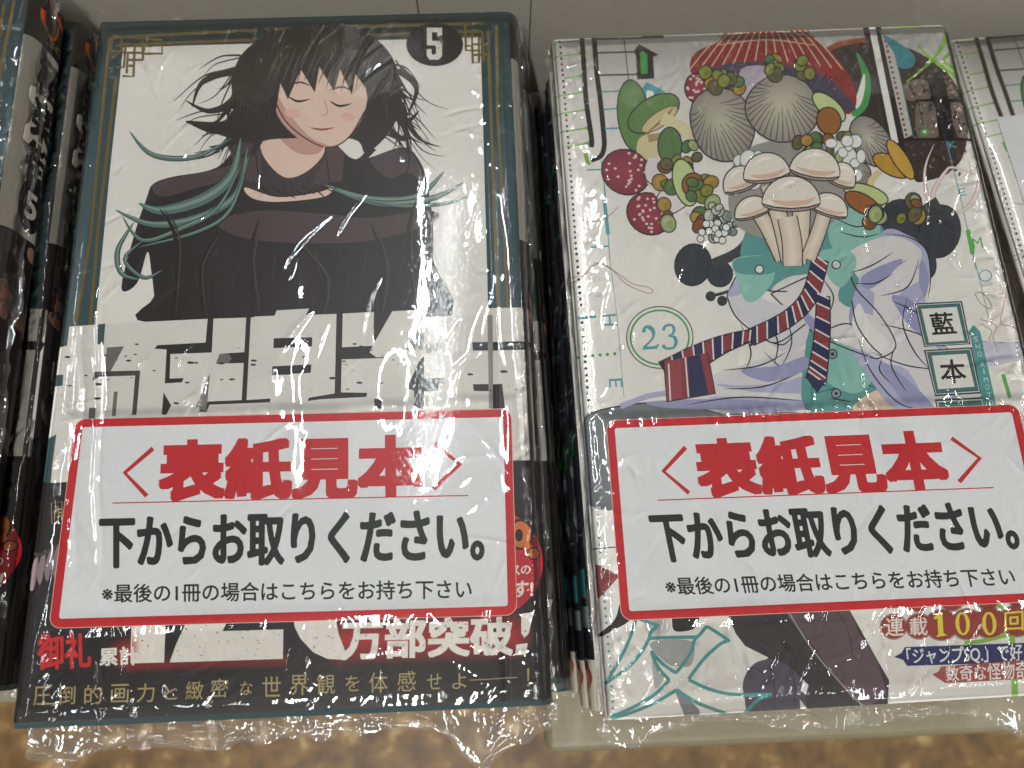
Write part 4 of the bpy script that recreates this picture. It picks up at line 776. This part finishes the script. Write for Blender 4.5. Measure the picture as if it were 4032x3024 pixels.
    A.ell(790, 740, 90, 84, (150, 150, 150), n=30, edge=(206, 203, 197)); A.poly([(745, 860), (1008, 850), (1008, 1000), (920, 1008), (850, 990)], (158, 158, 156), True); A.poly([(900, 1160), (960, 1180), (1060, 1290), (1062, 1330), (965, 1330)], (124, 124, 128)); A.poly([(762, 960), (830, 1060), (800, 1140), (770, 1130)], (170, 168, 168), True)
    A.poly([(1232, 600), (1245, 690), (1290, 800), (1350, 880), (1500, 955), (1420, 1010), (1360, 1060), (1338, 1180), (1400, 1280), (1400, 1345), (2180, 1345), (2260, 1270), (2270, 1100), (2200, 980), (2000, 620), (1960, 560)], (58, 54, 56))
    A.poly([(1600, 620), (1960, 600), (2080, 800), (2180, 960), (2230, 1100), (2240, 1200), (2060, 1240), (1800, 900)], (96, 78, 82), True); A.line([(1600, 615), (1750, 860), (1900, 1050), (2100, 1260), (2200, 1330)], 9, (150, 146, 148)); A.line([(1700, 600), (1900, 640), (2000, 760), (2040, 960)], 4, (44, 38, 40))
    A.poly([(1340, 1100), (1400, 1000), (1500, 965), (1600, 990), (1700, 1080), (1740, 1200), (1700, 1345), (1400, 1345), (1345, 1200)], (82, 76, 88), True); A.poly([(1720, 1095), (1755, 1130), (1738, 1190), (1705, 1165)], (218, 214, 210)); A.poly([(1700, 1220), (1760, 1300), (1765, 1340), (1705, 1340)], (218, 214, 210))
    for P in ([(1345, 1080), (1420, 1020), (1500, 1120)], [(1640, 1000), (1670, 1160), (1660, 1320)], [(1500, 970), (1540, 1150), (1530, 1340)], [(1250, 640), (1400, 760), (1560, 960)]): A.line(P, 4, (36, 32, 36), 2)
    TT = (74, 146, 144)
    for P in ([(660, 692), (640, 760), (590, 890), (480, 1095)], [(790, 752), (745, 800), (740, 830), (690, 920), (600, 1020), (455, 1122)], [(655, 700), (800, 752)], [(738, 832), (880, 826), (1045, 824)],
              [(1108, 752), (1060, 810), (1030, 840), (1000, 930), (912, 1052)], [(1108, 756), (1180, 800), (1252, 852)], [(1235, 850), (1190, 870), (1090, 960), (990, 1092)], [(752, 912), (820, 990), (912, 1054)], [(752, 912), (790, 1010), (868, 1100)],
              [(868, 1100), (760, 1200), (620, 1280), (490, 1335)], [(990, 1095), (1120, 1155), (1280, 1190), (1520, 1190)], [(915, 1160), (1050, 1245), (1230, 1312)], [(915, 1160), (780, 1240), (640, 1300), (500, 1345)], [(1500, 1195), (1430, 1225), (1350, 1310)]):
        A.line(P, 22, TT)
    fr('G6'); RB = (150, 62, 52)
    for x, y, r in ((990, 590, 75), (1210, 580, 80), (1440, 575, 78), (1650, 565, 80), (840, 757, 82), (1002, 755, 84), (1145, 747, 102), (1310, 742, 102), (1455, 735, 102), (1620, 722, 104)):
        A.ell(x, y, r, r * .95, RB, 0, n=30); A.line([(x + (r + 4) * math.cos(t), y + (r + 4) * .95 * math.sin(t)) for t in [k * math.pi / 15 for k in range(30)]], 4, (70, 50, 48), smooth=False, closed=True)
    A.line([(1590, 780), (1605, 1000), (1615, 1215)], 40, GR); A.line([(1290, 860), (1400, 850), (1600, 800)], 26, GR); A.line([(1500, 590), (1530, 650)], 30, GR)
    for x, y, r in ((840, 757, 78), (1002, 755, 80), (1145, 747, 98), (1310, 742, 98), (1455, 735, 98), (1620, 722, 100)): A.ell(x, y, r, r * .95, RB, 0, n=30)
    YL = (226, 206, 74)
    A.text('連', [(785, 702), (905, 695), (905, 815), (787, 820)], (230, 218, 208), .012); A.text('載', [(940, 700), (1055, 694), (1057, 812), (943, 818)], (230, 218, 208), .012)
    A.poly([(1095, 700), (1130, 668), (1150, 668), (1158, 800), (1185, 812), (1110, 824), (1125, 805), (1120, 705), (1098, 712)], YL)
    for x in (1280, 1450): A.ell(x, 738, 46, 74, YL, -.08, n=30); A.ell(x, 738, 22, 62, RB, -.08, n=24)
    A.text('回', [(1545, 665), (1668, 655), (1670, 780), (1548, 785)], YL, .012)
    A.poly([(843, 950), (890, 925), (912, 888), (1690, 860), (1690, 985), (925, 1008), (900, 970)], (48, 52, 96)); A.text('「ジャンプSQ.」で好', [(918, 895), (1660, 862), (1660, 985), (930, 1002)], (226, 224, 224), .012)
    A.poly([(1085, 1062), (1125, 1045), (1142, 1012), (1690, 968), (1690, 1090), (1170, 1118)], (156, 78, 72)); A.text('数奇な怪物奇', [(1168, 1010), (1700, 972), (1700, 1090), (1175, 1106)], (230, 220, 216), .012)
    # ---- spine
    A.part('printed_spine'); c = A.conv; A.conv = lambda x, y: (x, y); A.frame(0, 0, 1)
    s0, s1 = W1 + ARC * .3, W1 + ARC * 1.7 + 1.4 - 2 * RZ; A.poly([(s0, 1.15), (s1, 1.15), (s1, BH), (s0, BH)], (34, 34, 38))
    A.poly([(s0, 0), (s1, 0), (s1, 1.15), (s0, 1.15)], (196, 188, 172)); A.line([(s0 + .25, .75), (s0 + .7, 1.0), (s0 + 1.1, .75), (s0 + .7, .45), (s0 + .25, .75)], .2, (176, 60, 44))
    for k in range(26):
        y = 3 + rnd.random() * 13.5; A.line([(s0 + .1, y), (s0 + .5, y + .5 * rnd.random()), (s1 - .15, y + rnd.random())], .06 + .1 * rnd.random(), rnd.choice([(74, 78, 84), (58, 60, 66), (46, 96, 100), (120, 122, 124)]), 2)
    A.poly([(s0 + .15, 1.9), (s1 - .15, 1.9), (s1 - .15, 2.4), (s0 + .15, 2.4)], (120, 126, 130)); A.poly([(s0 + .2, 2.6), (s1 - .2, 2.6), (s1 - .2, 3.3), (s0 + .2, 3.3)], (54, 120, 122)); A.poly([(s0 + .3, 6.2), (s1 - .3, 6.2), (s1 - .3, 6.9), (s0 + .3, 6.9)], (44, 120, 62))
    A.line([(s0 + .5, 4), (s0 + .5, 6)], .3, (196, 198, 200)); A.line([(s0 + .4, 8), (s0 + .6, 9.5)], .1, (180, 60, 60), 2)
    A.conv = c
    return A

def card_conv(px, py):
    p = on_z(px, py, 0.05); dx, dy = p.x - CARD_POS[0], p.y - CARD_POS[1]; c, s = math.cos(CARD_ROT), math.sin(CARD_ROT); return (c * dx + s * dy, -s * dx + c * dy)
def rrect(x0, y0, x1, y1, r, n=6):
    return [(cx + r * math.cos(a0 + math.pi / 2 * k / n), cy + r * math.sin(a0 + math.pi / 2 * k / n)) for cx, cy, a0 in ((x1 - r, y1 - r, 0), (x0 + r, y1 - r, math.pi / 2), (x0 + r, y0 + r, math.pi), (x1 - r, y0 + r, 1.5 * math.pi)) for k in range(n + 1)]
CW_, CH_ = 10.08, 4.62
def card_art():
    A = Press(card_conv, 0.0105); fr = lambda k: A.frame(*ZF[k])
    A.part('red_border'); c = A.conv; A.conv = lambda x, y: (x, y); A.frame(0, 0, 1)
    A.poly(rrect(.012, .012, CW_ - .012, CH_ - .012, .24), RED)
    A.part('white_panel'); A.poly(rrect(.20, .20, CW_ - .20, CH_ - .20, .06), (228, 229, 231)); A.conv = c
    A.part('red_lettering'); fr('F3'); A.line([(1000, 1270), (815, 1430), (960, 1582)], 30, RED, smooth=False); fr('F4'); A.line([(1178, 1236), (1345, 1375), (1172, 1535)], 30, RED, smooth=False)
    A.frame(0, 0, 1); A.text('表紙見本', [(627, 1732), (1669, 1708), (1672, 1958), (621, 1978)], RED, 0.046, True)
    A.line([(443, 1981), (1844, 1951)], 4.5, RED)
    A.part('black_lettering'); K = (38, 38, 42)
    A.text('下からお取りください。', [(389, 2034), (1911, 2002), (1908, 2212), (389, 2240)], K, 0.033, False, 14)
    A.text('※最後の1冊の場合はこちらをお持ち下さい', [(401, 2300), (1858, 2280), (1858, 2358), (401, 2374)], K, 0.017)
    return A

# ------------------------------------------------------------------ setting
T_L, T_R = 1.5, 1.4
T1_POS = (-1.03 - BW, 0.35, 0.92); R_POS = (12.499, -0.437, -0.613); R_ROT = 0.0129
CARD_POS = (0.56, 1.98); CARD_ROT = -0.013
fl = meshdata('floor', [(-150, -160, -88), (190, -160, -88), (190, 200, -88), (-150, 200, -88)], [(0, 1, 2, 3)]); tag(link('floor', fl, M_FLOOR), kind='structure')
tag(link('shelf_board', box_mesh('shelf_board', -45, -0.35, -10.1, 11.47, 18.6, -8.6, 0.15), M_SHELF), 'pale grey shelf board under the teal books, set back from its neighbour', 'shelf')
tag(link('shelf_board', box_mesh('shelf_board', 11.5, -2.54, -10.1, 62, 18.6, -8.6, 0.35, 4), M_SHELF), 'pale grey shelf board with a rounded corner, jutting out under the mushroom books', 'shelf')
pe = empty('back_panel', (8, 18.65, -8.6), label='glossy grey back panel of upright sheets behind the book stacks', cat='panel')
for x0, x1 in ((-52, 0.49), (0.51, 3.75), (3.77, 50)):
    link('panel_sheet', box_mesh('panel_sheet', x0, 0, 0, x1, 0.6, 13.5, 0.03), M_RISER, pe)
link('added_seam_backing', box_mesh('added_seam_backing', -52, 0.65, -3, 50, 1.2, 13, 0), flat_mat('dark_backing', (50, 46, 40)), pe)  # added dark sheet: hides the lit floor, keeps the panel seams dark
# ------------------------------------------------------------------ books
JK_L = jacket_mesh('jacket', T_L, TEAL); JK_R = jacket_mesh('jacket', T_R, WHT); PG_L, PG_R = pages_mesh(T_L), pages_mesh(T_R)
CARD_BOX = (CARD_POS[0], CARD_POS[1] + .03, CARD_POS[0] + CW_ - .02, CARD_POS[1] + CH_ - .06)
def book(label, cat, kind, pos, rz, wrap=None, group=None):
    e = empty('comic_book', pos, rz, label=label, cat=cat, group=group)
    link('jacket', JK_L if kind == 'L' else JK_R, M_PRINT, e); link('page_block', PG_L if kind == 'L' else PG_R, M_PAGE, e)
    if wrap: link('shrink_wrap', wrap, M_FILM, e)
    return e
def copy_parts(src, dst, names):
    for ch in src:
        if ch.name.split('.')[0] in names: c = ch.copy(); COL.objects.link(c); c.parent = dst
GL, GR_ = 'teal bordered comic volumes in shrink wrap', 'mushroom cover comic volumes in shrink wrap'
LA = left_art(); left_spine(LA)
FW_L = wrap_mesh('shrink_wrap', T_L, 3, 0.032, CARD_BOX, (0.12, 0.14, 0.42, 0.50), creases=((0.72, 6.0, 1.64, 2.9, 0.09, 0.030), (1.22, 6.2, 1.66, 3.2, 0.09, 0.032)), nfine=420)
main = book('teal bordered comic with black round 5 badge, notice card across its dark haired figure', 'comic book', 'L', (0, 0, 0), 0, FW_L, GL)
LP = LA.build(T_L, main)
rc = CARD_POS
RA = right_art()
# card box on the right book in its own frame
RC_POS = (12.98, 1.62); RC_ROT = 0.003
dx, dy = RC_POS[0] - R_POS[0], RC_POS[1] - R_POS[1]; c_, s_ = math.cos(R_ROT), math.sin(R_ROT); bx0, by0 = c_ * dx + s_ * dy, -s_ * dx + c_ * dy
FW_R = wrap_mesh('shrink_wrap', T_R, 8, 0.032, (bx0, by0, bx0 + CW_, by0 + CH_ - .1), (0.10, 0.15, 0.25, 0.45), puff=0.075, focus=(6.0, 4.0), nfine=1000)
mr_ = book('white comic with ringed number 23, mushrooms and striped tie above its notice card', 'comic book', 'R', R_POS, R_ROT, FW_R, GR_)
RP = RA.build(T_R, mr_)
FW_S = wrap_mesh('shrink_wrap', T_L, 15, 0.09, None, (0.1, 0.1, 0.2, 0.2), 1.3)
FW_T = wrap_mesh('shrink_wrap', T_L, 22, 0.042, None, (0.1, 0.12, 0.2, 0.3), 1.4, focus=(9.5, 9), nfine=900)
ALL_L = ('printed_frame', 'printed_figure', 'printed_title', 'number_badge', 'paper_band', 'printed_spine', 'round_sticker')
b = book('teal comic at the far left edge, topmost there, its spine facing right', 'comic book', 'L', T1_POS, 0.004, FW_T, GL); copy_parts(LP, b, ALL_L)
b = book('teal comic under the far left one, a narrow strip of its cover showing', 'comic book', 'L', (-0.72 - BW, 0.62, -0.72), 0.006, FW_T, GL); copy_parts(LP, b, ALL_L)
z = -0.72 - 1.58
for k, l in enumerate(('third teal comic of the far left stack, its dark spine half hidden', 'fourth teal comic of the far left stack', 'fifth teal comic of the far left stack', 'lowest teal comic of the far left stack')):
    b = book(l, 'comic book', 'L', (-0.95 - BW + 0.12 * (-1) ** k, 0.7, z), 0.0, FW_S, GL); copy_parts(LP, b, ('printed_spine',)); z -= 1.58
for k, (x, y, zz, r, l) in enumerate(((11.86 - BW, 0.12, -1.66, 0.012, 'second teal comic of the middle left stack, its spine peeking out on the right'), (12.0 - BW, -0.05, -3.3, -.006, 'third teal comic of the middle left stack, in shadow'), (12.1 - BW, 0.15, -4.95, .004, 'fourth teal comic of the middle left stack, spine barely seen in the gap'), (12.12 - BW, 0.1, -6.6, 0.0, 'lowest teal comic of the middle left stack, on the shelf board'))):
    b = book(l, 'comic book', 'L', (x, y, zz), r, FW_S, GL); copy_parts(LP, b, ALL_L[:-1] if k == 0 else ('printed_spine',))
z = R_POS[2] - 1.5
for k, l in enumerate(('second', 'third', 'fourth', 'fifth')):
    w_ = l + ' comic down in the right stack, black spine facing the gap' if k < 3 else 'lowest comic of the right stack, black spine just above the shelf'
    ox = (0.02, -0.05, 0.04, -0.03)[k]
    b = book(w_, 'comic book', 'R', (12.36 + ox + BW, -0.45 + (0.1, -.02, .05, 0)[k], z - T_R), 0.01, FW_S, GR_); b.rotation_euler = (0, math.pi, 0.01); copy_parts(RP, b, ('printed_spine',)); z -= 1.52
FW_F = wrap_mesh('shrink_wrap', T_R, 31, 0.07, None, (0.05, 0.1, 0.2, 0.2), 1.2)
b = book('white comic at the far right edge, only its striped top left corner showing', 'comic book', 'R', (25.80, 0.5, -2.19), 0.07, FW_F, GR_); copy_parts(RP, b, ('printed_pattern', 'printed_title', 'printed_spine', 'printed_mushrooms', 'printed_coat', 'number_badge'))
z = -2.19 - 1.5
for k, l in enumerate(('second comic of the far right stack, under the one with the white slip', 'third comic of the far right stack', 'lowest comic of the far right stack')):
    b = book(l, 'comic book', 'R', (25.75, 0.5, z), 0.06, FW_S, GR_); z -= 1.52

# ------------------------------------------------------------------ notice cards lying on the covers under the film
CA = card_art()
def card(label, pos, rz):
    e = empty('notice_card', pos, rz, label=label, cat='sign', group='red bordered notice cards')
    P = [(x, y) for x, y in rrect(0, 0, CW_, CH_, .25)]; n = len(P)
    V = [(x, y, 0) for x, y in P] + [(x, y, 0.010) for x, y in P]
    link('card_sheet', meshdata('card_sheet', V, [tuple(range(n - 1, -1, -1)), tuple(range(n, 2 * n))] + [(i, (i + 1) % n, (i + 1) % n + n, i + n) for i in range(n)]), flat_mat('card_edge', (232, 196, 184), 0.4), e)
    return e
k1 = card('red bordered white notice card with Japanese lettering, on the teal comic numbered 5', (CARD_POS[0], CARD_POS[1], 0.040), CARD_ROT); KP = CA.build(1.5, k1, flat=True)
k2 = card('red bordered white notice card with Japanese lettering, on the white comic numbered 23', (RC_POS[0], RC_POS[1], R_POS[2] + 0.026), RC_ROT); copy_parts(KP, k2, ('red_border', 'white_panel', 'red_lettering', 'black_lettering'))
sl = meshdata('paper_slip', [(0, 0, 0), (4.6, 0, 0), (4.6, 10, 0), (0, 10, 0), (0, 0, .012), (4.6, 0, .012), (4.6, 10, .012), (0, 10, .012)], [(3, 2, 1, 0), (4, 5, 6, 7), (0, 1, 5, 4), (1, 2, 6, 5), (2, 3, 7, 6), (3, 0, 4, 7)])
o = link('paper_slip', sl, flat_mat('slip_paper', (228, 229, 230), 0.4)); th = -0.0 + 0.075
o.location = Vector((25.42 + 10 * math.sin(th), 15.31 - 10 * math.cos(th), -2.19 + .022)) * CM; o.rotation_euler = (0, 0, th)
tag(o, 'plain white paper slip on the comic at the right edge of the picture', 'slip')
